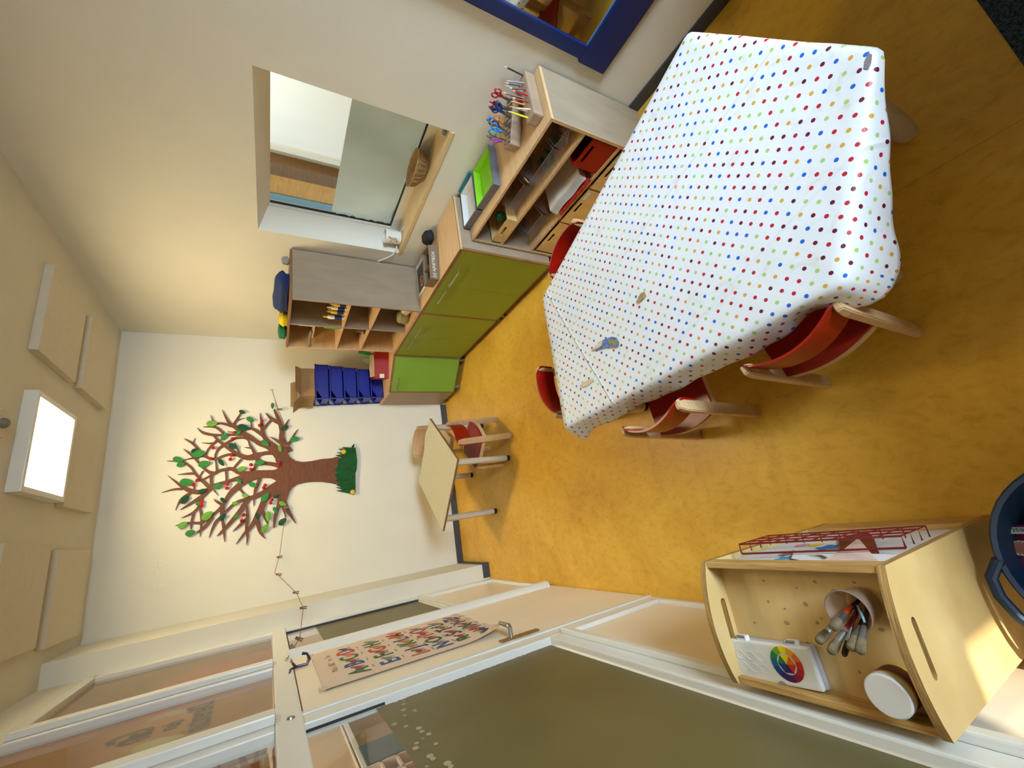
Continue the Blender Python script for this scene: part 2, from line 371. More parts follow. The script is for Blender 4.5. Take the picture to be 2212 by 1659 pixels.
m = MB(); m.box((XG-.012, IY1-.014, IZ0), (XG+.004, IY1, IZ1)); m.box((XG-.012, IY0, IZ0), (XG+.004, IY1, IZ0+.010)); m.build('gasket', M_black, w1)
box((XG, IY0, IZ0), (XG+.004, IY1-.012, IZ1)).build('pane', M_glass, w1)
m = MB(); ys = [IY0+(IY1-.03-IY0)*k/40 for k in range(41)]
top = [(XG-.002, y, 1.596) for y in ys]; edge = [(XG-.002, IY1-.02-.012*math.sin(k*1.7)*(k % 3), 1.596-(1.596-IZ0)*k/24) for k in range(1, 24)]
m.prism([(XG-.002, IY0, IZ0+.012)]+top+edge+[(XG-.002, IY1-.04, IZ0+.02)], (-.001, 0, 0)); m.build('frosted_film', M_film2, w1, 'pale frosted film on the lower half, torn along one edge')

# next room seen through the hatch
M_next = pm('next room plaster', (220, 214, 188), .8, var=.03)
struct('wall_next', box((4.62, .4, 0), (4.72, 6.6, 3.2)), M_next)
struct('wall_next_end', box((2.6, 6.5, 0), (4.62, 6.6, 3.2)), pm('blue grey wall', (120, 138, 142), .8, var=.04))
struct('wall_next_front', box((2.6, .3, 0), (4.72, .4, 3.2)), M_next)
struct('ceiling_next', box((2.56, .3, 3.1), (4.72, 6.6, 3.2)), M_ceil)
t = thing('roller_blind', 'white roller blind seen through the upper half of the hatch window', 'blind', (4.58, 3.9, 1.0))
m = MB(); n = 30
for i in range(n+1):
    y = 2.6+(4.44-2.6)*i/n
    for z in (1.0, 2.35): m.v.append((4.58+.004*math.sin(i*1.3), y, z))
for i in range(n): m.f.append((2*i, 2*i+2, 2*i+3, 2*i+1)); m.mi.append(0); m.sm.append(True)
m.build('blind_fabric', emis('daylit blind fabric', (226, 232, 200), .12), t)
m = MB(); m.box((4.55, 4.44, .9), (4.62, 4.50, 2.35)); m.box((4.57, 2.6, .96), (4.60, 4.5, 1.0)); m.build('blind_rail', M_frame, t)
t = thing('wall_cupboard', 'wooden cupboard end beyond the hatch window, beside the white blind', 'cupboard', (4.4, 4.9, .9))
box((4.46, 4.80, .9), (4.6, 5.12, 2.3), .004).build('body', wood('honey oak', (214, 158, 76), (196, 140, 60), 5, (1, 1, 6)), t)
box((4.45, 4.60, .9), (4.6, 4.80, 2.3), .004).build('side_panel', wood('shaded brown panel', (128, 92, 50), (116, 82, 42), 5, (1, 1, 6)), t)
tag(box((4.44, 5.125, .2), (4.6, 6.3, 2.5), .01).build('metal_cabinet', pm('blue grey metal', (120, 152, 164), .4, var=.03)), 'blue grey metal cabinet seen at the edge of the hatch window', 'cabinet')

# ---- left partition: frames, door, glazing (front faces at X = XL)
def fr(m, y0, y1, z0, z1, d0=-.05, d1=0.0, bev=.006): m.box((XL+d0, y0, z0), (XL+d1, y1, z1), 0, bev)
m = MB()
fr(m, 4.25, 4.34, 0, 3.02); fr(m, 3.17, 3.25, 0, 1.90); fr(m, 2.00, 2.10, 0, 1.90)
fr(m, -1.0, 4.34, 1.885, 1.975, -.05, .012); fr(m, -1.0, 4.34, 3.0, 3.06)
fr(m, 3.02, 3.19, 1.975, 3.0); fr(m, 3.06, 3.13, 1.975, 3.0, 0, .03); fr(m, 2.03, 2.26, 1.975, 3.0); fr(m, 2.09, 2.17, 1.975, 3.0, 0, .035)
fr(m, 3.25, 4.25, .72, .80); fr(m, 3.25, 4.25, .76, .79, 0, .02); fr(m, 3.25, 4.25, 0, .035)
fr(m, -1.0, 2.0, .665, .80); fr(m, -1.0, 2.0, .70, .735, 0, .025); fr(m, -1.0, 2.0, 0, .04); fr(m, .30, .40, .04, 1.9)
struct('trim_1', m, M_frame)
m = MB(); fr(m, 3.25, 4.25, .035, .72, -.04, -.025, 0); fr(m, .40, 2.0, .04, .665, -.04, -.02, 0); fr(m, -1.0, .30, .04, .665, -.04, -.02, 0)
struct('wall_left_panels', m, M_door)
struct('wall_left_upper', box((XL-.08, -1.0, 3.06), (XL-.01, 4.34, ZC)), M_wall)
m = MB(); fr(m, 3.165, 3.175, .01, 1.885, 0, .004, 0); fr(m, 1.992, 1.998, 1.60, 1.885, -.03, -.022, 0)
fr(m, 3.25, 3.262, .8, 1.885, -.03, -.018, 0); fr(m, 4.236, 4.25, .8, 1.885, -.03, -.015, 0); fr(m, 3.25, 4.25, 1.873, 1.885, -.03, -.015, 0)
struct('trim_2', m, pm('dark glazing gasket', (44, 40, 44), .6))
def window(num, y0, y1, z0, z1, zf):
    e = thing('window_%d' % num, '', ''); del e['label']; del e['category']; e['kind'] = 'structure'; e.location = (XL-.03, y0, z0)
    box((XL-.034, y0, z0), (XL-.030, y1, z1)).build('pane', M_glass, e)
    if zf:
        rnd = random.Random(num); n = 120
        pts = [(XL-.0285, y0+.004, z0+.004)]+[(XL-.0285, y1-.004-(.001+.007*rnd.random()**2 if rnd.random() < .5 else 0), z0+.01+(zf-z0-.02)*k/n) for k in range(n+1)]
        pts += [(XL-.0285, y1-.004, zf), (XL-.0285, y0+.004, zf)]
        MB().prism(pts, (-.001, 0, 0)).build('frosted_film', M_film, e, 'olive frosted film covering all but the top strip')
window(3, 3.262, 4.236, .80, 1.873, 1.665)
window(4, .40, 1.985, .806, 1.885, 1.635)
window(5, -1.0, .30, .806, 1.885, 1.635)
for num, (a, b) in enumerate(((3.19, 4.25), (2.26, 3.02), (-1.0, 2.03))): window(6+num, a, b, 1.975, 3.0, 0)
# torn spots along the film edge
m = MB(); rnd = random.Random(3)
for k in range(20):
    y = 1.96-.62*rnd.random(); z = 1.62-.10*rnd.random()*(1-(1.96-y)*.6); q = .004+.007*rnd.random()
    m.add([(XL-.0275, y+q*math.cos(a*PI/5)*1.3, z+q*math.sin(a*PI/5)) for a in range(10)], [tuple(range(10))])
struct('trim_3', m, pm('torn film spots', (176, 160, 132), .6))
# door
d1 = thing('door_1', '', ''); del d1['label']; del d1['category']; d1['kind'] = 'structure'; d1.location = (XL, 2.12, 0)
box((XL-.045, 2.10, .008), (XL+.002, 3.165, 1.88), .003).build('door_leaf', M_door, d1)
m = MB(); n = 10
prof = [(XL+.002+.042*math.sin(PI*k/n)**.7, 3.118+.10*(k/n)) for k in range(n+1)]
m.prism([(x, y, .05) for x, y in prof], (0, 0, 1.85)); m.build('finger_guard', M_frame, d1, 'rounded white finger guard over the hinges')
box((XL, 2.085, 0), (XL+.006, 2.118, 1.89), .002).build('door_edge_strip', M_frame, d1)
brass = pm('worn brushed metal', (170, 150, 112), .3, metal=.9, var=.12)
hd = box((XL+.002, 2.135, .775), (XL+.010, 2.172, 1.0), .003).build('door_handle_plate', brass, d1)
m = MB(); m.tube([(XL+.01, 2.153, .935), (XL+.055, 2.153, .935), (XL+.062, 2.165, .935), (XL+.062, 2.18, .935), (XL+.060, 2.275, .930)], [.011, .011, .012, .011, .009], 12); m.build('door_handle', M_steel, d1)
m = MB(); m.lathe([(0, .006), (.012, .006), (.014, 0)], (XL+.012, 2.06, 1.925), 16, axis=(1, 0, 0)); struct('trim_4', m, M_steel)

# ---- corridor beyond the partition
M_cor = pm('corridor beige', (196, 172, 138), .8, var=.03)
struct('wall_corridor', box((-2.3, YF-.2, 0), (-2.2, 5.6, 3.25)), M_cor)
struct('wall_corridor_end', box((-2.2, 5.5, 0), (XL-.1, 5.6, 3.25)), M_cor)
struct('wall_corridor_front', box((-2.2, YF-.2, 0), (XL-.1, YF-.1, 3.25)), M_cor)
struct('ceiling_corridor', box((-2.3, YF-.2, 3.2), (XL-.05, 5.6, 3.25)), M_ceil)

# ---- ceiling: lamp, panels, detector
lp = thing('ceiling_lamp', 'square white ceiling lamp with a lit panel, switched on', 'ceiling lamp', (.86, 3.76, 3.24))
m = MB(); x0, x1, y0, y1, z0 = .555, 1.165, 3.47, 4.09, 3.235
for a, b in (((x0, y0, z0), (x1, y0+.035, ZC)), ((x0, y1-.035, z0), (x1, y1, ZC)), ((x0, y0+.035, z0), (x0+.035, y1-.035, ZC)), ((x1-.035, y0+.035, z0), (x1, y1-.035, ZC))): m.box(a, b, 0, .003)
m.build('frame', M_frame, lp)
box((x0+.035, y0+.035, z0+.006), (x1-.035, y1-.035, z0+.02)).build('diffuser', emis('lamp diffuser', (255, 234, 182), 49.0), lp, 'glowing white diffuser')
PN = [('in front of the back wall, right of the lamp row', 1.41, 4.15), ('beside the lit lamp, towards the hatch window wall', 1.41, 3.42), ('directly behind the lit lamp', .535, 4.15),
      ('against the tree wall, nearest the glazed partition', -.36, 4.2), ('beside the lit lamp, towards the glazed partition', -.33, 3.46)]
LB = ['white square ceiling panel in the corner of the tree wall and hatch wall', 'white square ceiling panel between the lit lamp and the hatch wall', 'white square ceiling panel between the lit lamp and the tree wall',
      'white square ceiling panel nearest the corner of tree wall and glazed partition', 'white square ceiling panel between the lit lamp and the glazed partition']
for (q, x, y), l in zip(PN, LB):
    o = box((x, y, ZC-.045), (x+.61, y+.61, ZC), .004).build('ceiling_panel', M_panel)
    tag(o, l, 'ceiling panel', 'acoustic panels on the ceiling')
t = thing('smoke_detector', 'round cream smoke detector on the ceiling beside the lit lamp', 'smoke detector', (.90, 3.26, ZC))
MB().lathe([(0, -.022), (.075, -.022), (.085, -.012), (.09, 0)], (.90, 3.26, ZC), 28).build('base', M_panel, t)
MB().lathe([(0, -.05), (.018, -.048), (.028, -.035), (.03, -.02)], (.90, 3.26, ZC), 20).build('sensor', pm('grey sensor', (120, 112, 96), .5), t)

# ================================================================== FURNITURE ALONG THE RIGHT WALL
T = .018
# ---- open shelf unit
u = thing('shelf_unit', 'low open birch shelf unit holding crates and clear bins, scissors on top', 'shelf', (2.1, 1.74, 0))
FX, BX, Y0, Y1, ZT = 1.915, 2.294, 1.22, 2.268, .756
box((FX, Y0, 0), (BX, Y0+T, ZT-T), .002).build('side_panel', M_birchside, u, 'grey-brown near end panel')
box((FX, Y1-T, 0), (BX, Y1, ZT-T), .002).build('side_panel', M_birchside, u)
box((FX-.002, Y0, ZT-T), (BX, Y1, ZT), .002).build('top_panel', M_birch, u)
box((BX-.006, Y0+T, .03), (BX, Y1-T, ZT-T)).build('back_panel', M_birchside, u)
for z in (.51, .245, .03): box((FX, Y0+T, z), (BX-.006, Y1-T, z+T+.002), .002).build('shelf', M_birch, u)
box((FX-.003, Y0-.0005, 0), (FX, Y0+T, ZT-T)).build('edge_band', M_birch, u); box((FX-.003, Y1-T, 0), (FX, Y1, ZT-T)).build('edge_band', M_birch, u)
def open_box(a, b, t=.006, slot=None, bev=0.0, mb=None, mi=0, back=True):
    """open-topped box; slot=(axis,side) cuts a hand slot in one wall by splitting it"""
    m = mb or MB(); (x0, y0, z0), (x1, y1, z1) = a, b
    m.box((x0, y0, z0), (x1, y1, z0+t), mi); m.box((x0, y0, z0+t), (x1, y0+t, z1), mi); m.box((x0, y1-t, z0+t), (x1, y1, z1), mi); m.box((x1-t, y0+t, z0+t), (x1, y1-t, z1), mi)
    if slot:
        c = (y0+y1)/2; h = slot; zt = z1-.022
        m.box((x0, y0+t, z0+t), (x0+t, y1-t, zt-.022), mi); m.box((x0, y0+t, zt), (x0+t, y1-t, z1), mi)
        m.box((x0, y0+t, zt-.022), (x0+t, c-h, zt), mi); m.box((x0, c+h, zt-.022), (x0+t, y1-t, zt), mi)
    else: m.box((x0, y0+t, z0+t), (x0+t, y1-t, z1), mi)
    return m
def bin_clear(y0, y1, z, h, dx, label, dep=.26):
    t = thing('clear_bin', label, 'bin', (FX+.02+dep/2, (y0+y1)/2, z), 'clear plastic bins in the shelf unit')
    x0 = FX+.012+dx
    m = MB(); m.add([(x0, y0, z+h*.25), (x0+.05, y0, z), (x0+dep, y0, z), (x0+dep, y0, z+h), (x0+.07, y0, z+h)], [(0, 1, 2, 3, 4)])
    m.add([(x0, y1, z+h*.25), (x0+.05, y1, z), (x0+dep, y1, z), (x0+dep, y1, z+h), (x0+.07, y1, z+h)], [(0, 1, 2, 3, 4)])
    m.add([(x0+.05, y0, z+.001), (x0+dep, y0, z+.001), (x0+dep, y1, z+.001), (x0+.05, y1, z+.001)], [(0, 1, 2, 3)])
    m.add([(x0, y0, z+h*.25), (x0+.05, y0, z+.001), (x0+.05, y1, z+.001), (x0, y1, z+h*.25)], [(0, 1, 2, 3)])
    m.add([(x0, y0, z+h*.25), (x0, y1, z+h*.25), (x0, y1, z+h*.62), (x0, y0, z+h*.62)], [(0, 1, 2, 3)])
    m.build('body', M_plastic, t)
    MB().tube([(x0, y0, z+h*.62), (x0, y1, z+h*.62)], .0022, 6).tube([(x0, y0, z+h*.62), (x0+.07, y0, z+h)], .002, 6).tube([(x0, y1, z+h*.62), (x0+.07, y1, z+h)], .002, 6).build('rim', M_plastic, t)
    return t
b1 = bin_clear(1.25, 1.372, .531, .15, .0, 'clear plastic bin at the near end of the top shelf')
b2 = bin_clear(1.385, 1.655, .531, .16, -.004, 'clear plastic bin beside the near one, holding small teal pieces')
b3 = bin_clear(1.70, 1.925, .531, .17, .02, 'clear plastic bin beside the wooden tray on the top shelf')
b4 = bin_clear(1.90, 2.14, .266, .17, .02, 'single clear plastic bin on the middle shelf, beside the paper stack')
m = MB(); rnd = random.Random(5)
for k in range(14):
    y = 1.42+.18*rnd.random(); x = FX+.07+.1*rnd.random()
    m.obox((x, y, .54+.02*rnd.random()), (1, 0, 0), (0, 1, 0), (0, 0, 1), .012, .014, .006, 0, .003)
tag(m.build('craft_pieces', pm('teal craft pieces', (40, 110, 116), .6)), 'small loose teal craft pieces lying in a clear bin', 'craft pieces', kind='stuff')
m = MB()
for k in range(9): m.tube([(FX+.05+.1*rnd.random(), 1.27+.09*rnd.random(), .54+.05*rnd.random()) for _ in range(4)], .003, 5)
tag(m.build('pipe_cleaners', pm('pale pipe cleaners', (206, 190, 176), .8)), 'loose pale twisted craft wires in the nearest clear bin', 'craft pieces', kind='stuff')
# wooden slotted trays
def crate(y0, y1, z, h, label, group, colm=M_ply, slot=.045, dep=.34, labeltag=False, x0=None):
    x0 = x0 or FX+.006
    t = thing('wooden_crate', label, 'crate', (x0+dep/2, (y0+y1)/2, z), group)
    open_box((x0, y0, z), (x0+dep, y1, z+h), .008, slot).build('body', colm, t)
    if labeltag: box((x0-.0015, y0+.02, z+h-.035), (x0-.0002, y0+.085, z+h-.012)).build('name_label', M_paper, t)
    return t
crate(1.99, 2.235, .531, .075, 'shallow wooden tray with slot handle at the far end of the top shelf', 'wooden trays')
crate(1.255, 1.56, .051, .165, 'wooden crate at the near end of the bottom shelf', 'wooden crates on the bottom shelf', labeltag=True)
crate(1.575, 1.895, .051, .165, 'middle wooden crate on the bottom shelf, green cloth inside', 'wooden crates on the bottom shelf', labeltag=True)
crate(1.91, 2.235, .051, .165, 'wooden crate at the far end of the bottom shelf', 'wooden crates on the bottom shelf')
m = MB()
for k in range(6): m.lathe([(0, .03), (.02, .02), (.028, 0), (.02, -.01)], (FX+.1+.03*rnd.random(), 2.05+.06*rnd.random(), .56+.01*k), 8)
tag(m.build('green_ribbon', pm('green ribbon', (20, 110, 60), .6)), 'bunched green ribbon lying in the shallow wooden tray', 'ribbon')
m = MB().lathe([(0, .08), (.06, .075), (.11, .05), (.13, .0)], (2.08, 1.74, .12), 18, sy=.9)
tag(m.build('green_cloth', pm('leaf green cloth', (90, 130, 20), .8)), 'crumpled leaf green cloth in the middle bottom crate', 'cloth')
t = thing('red_crate', 'red wooden crate with slot handle at the near end of the middle shelf', 'crate', (2.07, 1.35, .266))
open_box((FX+.004, 1.247, .267), (FX+.34, 1.447, .445), .008, .06).build('body', M_redplain, t)
# paper stack and wrapped parcel on the middle shelf
t = thing('paper_stack', 'stack of pale papers sagging on the middle shelf', 'paper', (2.05, 1.67, .266))
m = MB(); rnd = random.Random(11)
for k in range(9):
    z = .300+.006*k; dx = .004*rnd.random(); g = 14
    for i in range(g+1):
        y = 1.50+.34*i/g; zz = z+.004*math.sin(i*.8)
        m.v += [(FX-.0+dx+.002*k, y, zz), (FX+.30, y, zz+.002)]
    o0 = len(m.v)-2*(g+1)
    for i in range(g): m.f.append((o0+2*i, o0+2*i+2, o0+2*i+3, o0+2*i+1)); m.mi.append(0); m.sm.append(True)
m.build('sheets', M_paper, t)
m = MB(); g = 16
for i in range(g+1):
    y = 1.49+.33*i/g; b = .012*abs(math.sin(i*.9))
    m.v += [(FX-.006-b*.4, y, .268), (FX-.006-b, y, .283), (FX+.28, y, .292+b*.3)]
for i in range(g):
    for j in (0, 1): m.f.append((3*i+j, 3*i+3+j, 3*i+4+j, 3*i+1+j)); m.mi.append(0); m.sm.append(True)
tag(m.build('gift_wrap', pm('red and white wrapping paper', (176, 40, 26), .5, var=.5, scale=60)), 'crumpled red and white wrapping paper under the paper stack', 'wrapping paper')

# ---- two-door cabinets
CX, CB = 1.827, 2.294
def cabinet(y0, y1, label):
    t = thing('cabinet', label, 'cabinet', (2.06, (y0+y1)/2, 0), 'low green door cabinets')
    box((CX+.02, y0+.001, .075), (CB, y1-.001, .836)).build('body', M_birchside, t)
    box((CX, y0, .836), (CB, y1, .854), .002).build('top_panel', M_birch, t)
    m = MB(); m.box((CX-.001, y0, .834), (CX+.003, y1, .856)); m.box((CX, y0, .07), (CX+.02, y0+.012, .836)); m.box((CX, y1-.012, .07), (CX+.02, y1, .836)); m.box((CX, y0, .07), (CX+.02, y1, .082)); m.box((CX+.003, y0-.0006, .852), (CB, y0+.004, .8555))
    m.build('edge_band', M_edge, t)
    c = (y0+y1)/2
    for s_, (a, b) in ((1, (y0+.013, c-.001)), (-1, (c+.001, y1-.013))):
        dr = box((CX+.001, a, .084), (CX+.02, b, .832), .0015).build('door', M_green, t)
        hy = (c-.235, c-.045) if s_ > 0 else (c+.045, c+.235)
        MB().tube([(CX, hy[0], .775), (CX-.028, hy[0], .775)], .005, 8).tube([(CX, hy[1], .775), (CX-.028, hy[1], .775)], .005, 8).tube([(CX-.028, hy[0]-.008, .775), (CX-.028, hy[1]+.008, .775)], .0065, 10).build('handle', M_steel, dr)
    for x in (CX+.03, CB-.06):
        for y in (y0+.04, y1-.04): box((x, y-.018, 0), (x+.03, y+.018, .075), .002).build('leg', pm('grey metal foot', (130, 122, 110), .4, metal=.5), t)
    return t
cabinet(2.275, 3.243, 'green two-door cabinet standing next to the open shelf unit')
cabinet(3.247, 4.213, 'green two-door cabinet under the tall pigeonhole shelf')
# corner cabinet with a diagonal door
t = thing('corner_cabinet', 'green single-door corner cabinet with an angled front by the back wall', 'cabinet', (1.95, 4.65, 0))
P5 = [(1.835, 4.217), (1.505, 4.535), (1.505, 5.026), (2.294, 5.026), (2.294, 4.217)]
MB().prism([(x, y, .075) for x, y in P5], (0, 0, .761)).build('body', M_birchside, t)
MB().prism([(x, y, .836) for x, y in P5], (0, 0, .018)).build('top_panel', M_birch, t)
a, b = Vector((1.835, 4.217, 0)), Vector((1.505, 4.535, 0)); dv = (b-a).normalized(); nv = Vector((-dv.y, dv.x, 0)); nv = nv if nv.x < 0 else -nv; L_ = (b-a).length; mid = (a+b)/2
m = MB(); m.obox(mid+Vector((0, 0, .846))+nv*.001, dv, nv, (0, 0, 1), L_/2, .002, .010); m.obox(a+dv*.007+Vector((0, 0, .455)), dv, nv, (0, 0, 1), .007, .003, .381); m.obox(b-dv*.006+Vector((0, 0, .455)), dv, nv, (0, 0, 1), .006, .003, .381); m.obox(mid+Vector((0, 0, .08)), dv, nv, (0, 0, 1), L_/2, .003, .006)
m.build('edge_band', M_edge, t)
dr = MB().obox(mid+nv*.008+Vector((0, 0, .459)), dv, nv, (0, 0, 1), L_/2-.018, .008, .370, 0, .002).build('door', M_green2, t, 'slightly brighter green door')
hp = a+dv*(L_*.60)+nv*.016+Vector((0, 0, .775)); hq = a+dv*(L_*.90)+nv*.016+Vector((0, 0, .775))
MB().tube([hp-nv*.002, hp+nv*.026], .005, 8).tube([hq-nv*.002, hq+nv*.026], .005, 8).tube([hp+nv*.026-dv*.015, hq+nv*.026+dv*.015], .0065, 10).build('handle', M_steel, dr)
for q in (a+dv*.05-nv*.04, b-dv*.06-nv*.04, Vector((1.56, 4.97, 0)), Vector((2.24, 4.97, 0))): box((q.x-.017, q.y-.017, 0), (q.x+.017, q.y+.017, .076), .002).build('leg', pm('grey metal foot', (130, 122, 110), .4, metal=.5), t)

# ---- tall pigeonhole shelf on the cabinet
t = thing('pigeonhole_shelf', 'tall birch pigeonhole shelf standing on the second green cabinet', 'shelf', (2.05, 3.7, .854))
SX, SB, SY0, SY1, SZ0, SZ1 = 1.838, 2.292, 3.232, 4.172, .855, 1.889
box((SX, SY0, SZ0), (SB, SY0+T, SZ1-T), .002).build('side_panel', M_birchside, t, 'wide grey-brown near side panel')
box((SX, SY1-T, SZ0), (SB, SY1, SZ1-T), .002).build('side_panel', M_birch, t)
box((SX-.002, SY0, SZ1-T), (SB, SY1, SZ1), .002).build('top_panel', M_edge, t)
box((SB-.006, SY0+T, SZ0), (SB, SY1-T, SZ1-T)).build('back_panel', M_birch, t)
box((SX, SY0+T, SZ0), (SB-.006, SY1-T, SZ0+T), .002).build('bottom_panel', M_birch, t)
box((SX, 3.664, SZ0+T), (SB-.006, 3.682, SZ1-T), .002).build('divider', M_birchside, t)
for z in (1.437, 1.198): box((SX, SY0+T, z), (SB-.006, 3.664, z+T), .002).build('shelf', M_birch, t)
for z in (1.655, 1.437, 1.205): box((SX+(.1 if z == 1.655 else 0), 3.682, z), (SB-.006, SY1-T, z+T-.002), .002).build('shelf', M_birch, t)
# glue bottles and markers on the upper left pigeonhole
def bottle(x, y, h, r_, kind, label):
    z = 1.4555
    t = thing('glue_bottle', label, 'bottle', (x, y, z), 'glue bottles and markers in the pigeonhole')
    bodym = M_white if kind != 'yellow' else pm('yellow plastic', (226, 184, 20), .4)
    MB().lathe([(0, 0), (r_, 0), (r_, h*.7), (r_*.8, h*.76), (r_*.35, h*.8), (0, h*.8)], (x, y, z), 14).build('body', bodym, t)
    capm = pm('yellow cap', (232, 190, 24), .4) if kind == 'cap' else (M_white if kind == 'white' else pm('yellow plastic', (226, 184, 20), .4))
    MB().lathe([(r_*.5, h*.79), (r_*.5, h*.86), (r_*.2, h), (0, h)], (x, y, z), 12).build('cap', capm, t)
    MB().lathe([(r_*1.02, h*.1), (r_*1.02, h*.45)], (x, y, z), 14).build('printed_band', pm('dark blue print', (30, 40, 110), .5), t)
for x, y, h, r_, k, l in ((1.875, 3.27, .17, .016, 'white', 'slim white glue stick against the near side panel'), (1.872, 3.32, .135, .016, 'yellow', 'yellow marker nearest the side panel'), (1.87, 3.372, .155, .017, 'white', 'white glue bottle with white nozzle'),
                       (1.92, 3.40, .12, .017, 'white', 'white glue bottle standing in the second row'), (1.868, 3.44, .15, .017, 'yellow', 'pair-front yellow marker with dark ring'), (1.905, 3.475, .135, .017, 'yellow', 'yellow marker standing behind its twin'), (1.866, 3.535, .17, .018, 'cap', 'white glue bottle with a yellow nozzle, farthest along')):
    bottle(x, y, h, r_, k, l)
tag(box((1.86, 3.70, 1.453), (2.1, 3.76, 1.60), .012).build('green_pouch', pm('bright green pouch', (96, 164, 30), .5)), 'bright green pouch standing in the far pigeonhole column', 'pouch')
m = MB(); m.box((1.86, 3.70, 1.6725), (2.05, 3.74, 1.80), 0, .008); tag(m.build('paper_bundle', M_paper), 'pale folded papers in the top far pigeonhole', 'paper')
m = MB(); m.box((1.90, 3.742, 1.6725), (2.05, 3.775, 1.835), 0, .01); tag(m.build('pink_pad', pm('pink felt', (186, 120, 120), .8)), 'pink felt pad in the top far pigeonhole', 'felt pad')
m = MB(); m.tube([(1.846, 3.80, 1.695), (1.842, 3.90, 1.70), (1.842, 4.06, 1.692), (1.86, 4.14, 1.682)], .014, 10); tag(m.build('grey_hose', pm('grey tube', (110, 110, 96), .6)), 'bent grey tube lying in the top far pigeonhole', 'tube')
t = thing('hole_punch', 'grey and black hole punch in the far pigeonhole column', 'hole punch', (1.95, 3.77, 1.2215))
box((1.88, 3.71, 1.2215), (2.06, 3.86, 1.235), .004).build('base', M_black, t); box((1.89, 3.71, 1.237), (2.03, 3.80, 1.31), .01).build('lever', pm('grey shell', (140, 136, 134), .4), t)
MB().tube([(1.875, 3.80, 1.24), (1.875, 3.80, 1.31)], .006, 8).build('pin', M_steel, t)
def cloud(c, r_, n, seed, flat=.5):
    bm = bmesh.new(); bmesh.ops.create_icosphere(bm, subdivisions=3, radius=1); rn = random.Random(seed); ph = [rn.random()*6 for _ in range(4)]
    for v in bm.verts:
        if flat > .6: v.co = Vector([math.copysign(abs(a_)**.62, a_) for a_ in v.co])*.92
        q = 1+.14*math.sin(3*v.co.x+ph[0])+.12*math.sin(4*v.co.y+ph[1])+.08*math.sin(7*v.co.z+ph[2])
        v.co = Vector((c[0]+v.co.x*r_[0]*q, c[1]+v.co.y*r_[1]*q, c[2]+max(v.co.z, -.75)*r_[2]*q))
    return MB(), bm
def blob(name, c, r_, seed, mat, label, cat, group=None, parent=None):
    m, bm = cloud(c, r_, 3, seed, .7 if 'bundle' in name or 'cloth' in name else .5); m.frombm(bm, 0, True); o = m.build(name, mat, parent, auto=180)
    if parent is None: tag(o, label, cat, group)
    return o
blob('cream_cloth', (1.97, 3.38, .92), (.10, .09, .05), 3, pm('cream cloth', (206, 190, 160), .85), 'crumpled cream cloth at the bottom of the near pigeonhole', 'cloth')
blob('grey_cloth', (1.93, 3.53, .918), (.07, .07, .055), 4, pm('grey green cloth', (150, 146, 116), .85), 'folded grey green cloth beside the cream cloth', 'cloth')
# soft bundles on top
m, bm = cloud((2.04, 3.52, 1.937), (.12, .235, .06), 3, 8, .7); m.frombm(bm, 0, True); tag(m.build('blue_bundle', pm('dark blue fabric', (24, 44, 92), .85, bump=.5, bscale=30), auto=180), 'rolled dark blue fabric bundle on top of the pigeonhole shelf', 'fabric')
blob('yellow_bundle', (1.99, 3.83, 1.918), (.10, .085, .034), 9, pm('yellow fabric', (206, 176, 10), .8), 'yellow fabric bundle between the blue and the green one', 'fabric')
blob('green_bundle', (1.97, 4.02, 1.920), (.10, .115, .038), 10, pm('green fabric', (20, 104, 64), .8), 'green fabric bundle at the far end of the shelf top', 'fabric')
blob('grey_ball', (2.2, 3.27, 1.916), (.035, .03, .032), 12, pm('grey felt', (140, 136, 130), .8), 'small grey felt ball at the near end of the shelf top', 'ball')

# ---- on the corner cabinet: blue stacking bins, cardboard box, red box
bw = .148
for k in range(5):
    l = ['blue stacking bin at the bottom of the stack on the corner cabinet', 'blue stacking bin, second from the bottom of the stack', 'blue stacking bin in the middle of the stack', 'blue stacking bin, fourth from the bottom of the stack', 'blue stacking bin on top of the stack, under the cardboard box'][k]
    z = .8545+bw*k; xo = -.012*k*.4; x0, x1, y0, y1 = 1.535+xo, 1.86+.012*k, 4.79-.006*k, 5.02
    t = thing('stacking_bin', l, 'storage bin', ((x0+x1)/2, (y0+y1)/2, z), 'blue stacking bins')
    m = MB(); th = .006
    m.box((x0, y0, z+.004), (x1, y1, z+.004+th)); m.box((x1-th, y0, z+.01), (x1, y1, z+bw-.01))
    for y in (y0, y1-th): m.prism([(x0+.0, y, z+.004), (x1, y, z+.004), (x1, y, z+bw-.012), (x0+.10, y, z+bw-.012), (x0, y, z+.075)], (0, th, 0))
    m.box((x0, y0, z+.01), (x0+th, y1, z+.07)); m.build('body', M_blue, t)
    for ya, yb in ((y0-.010, y0+.006), (y1-.006, y1+.004)):
        m = MB(); m.box((x0-.004, ya, z+bw-.018), (x1+.006, yb, z+bw-.002), 0, .003); m.box((x0-.012, ya, z+.0), (x0-.0, yb+.004, z+bw-.004), 0, .003); m.build('rim', M_blue, t)

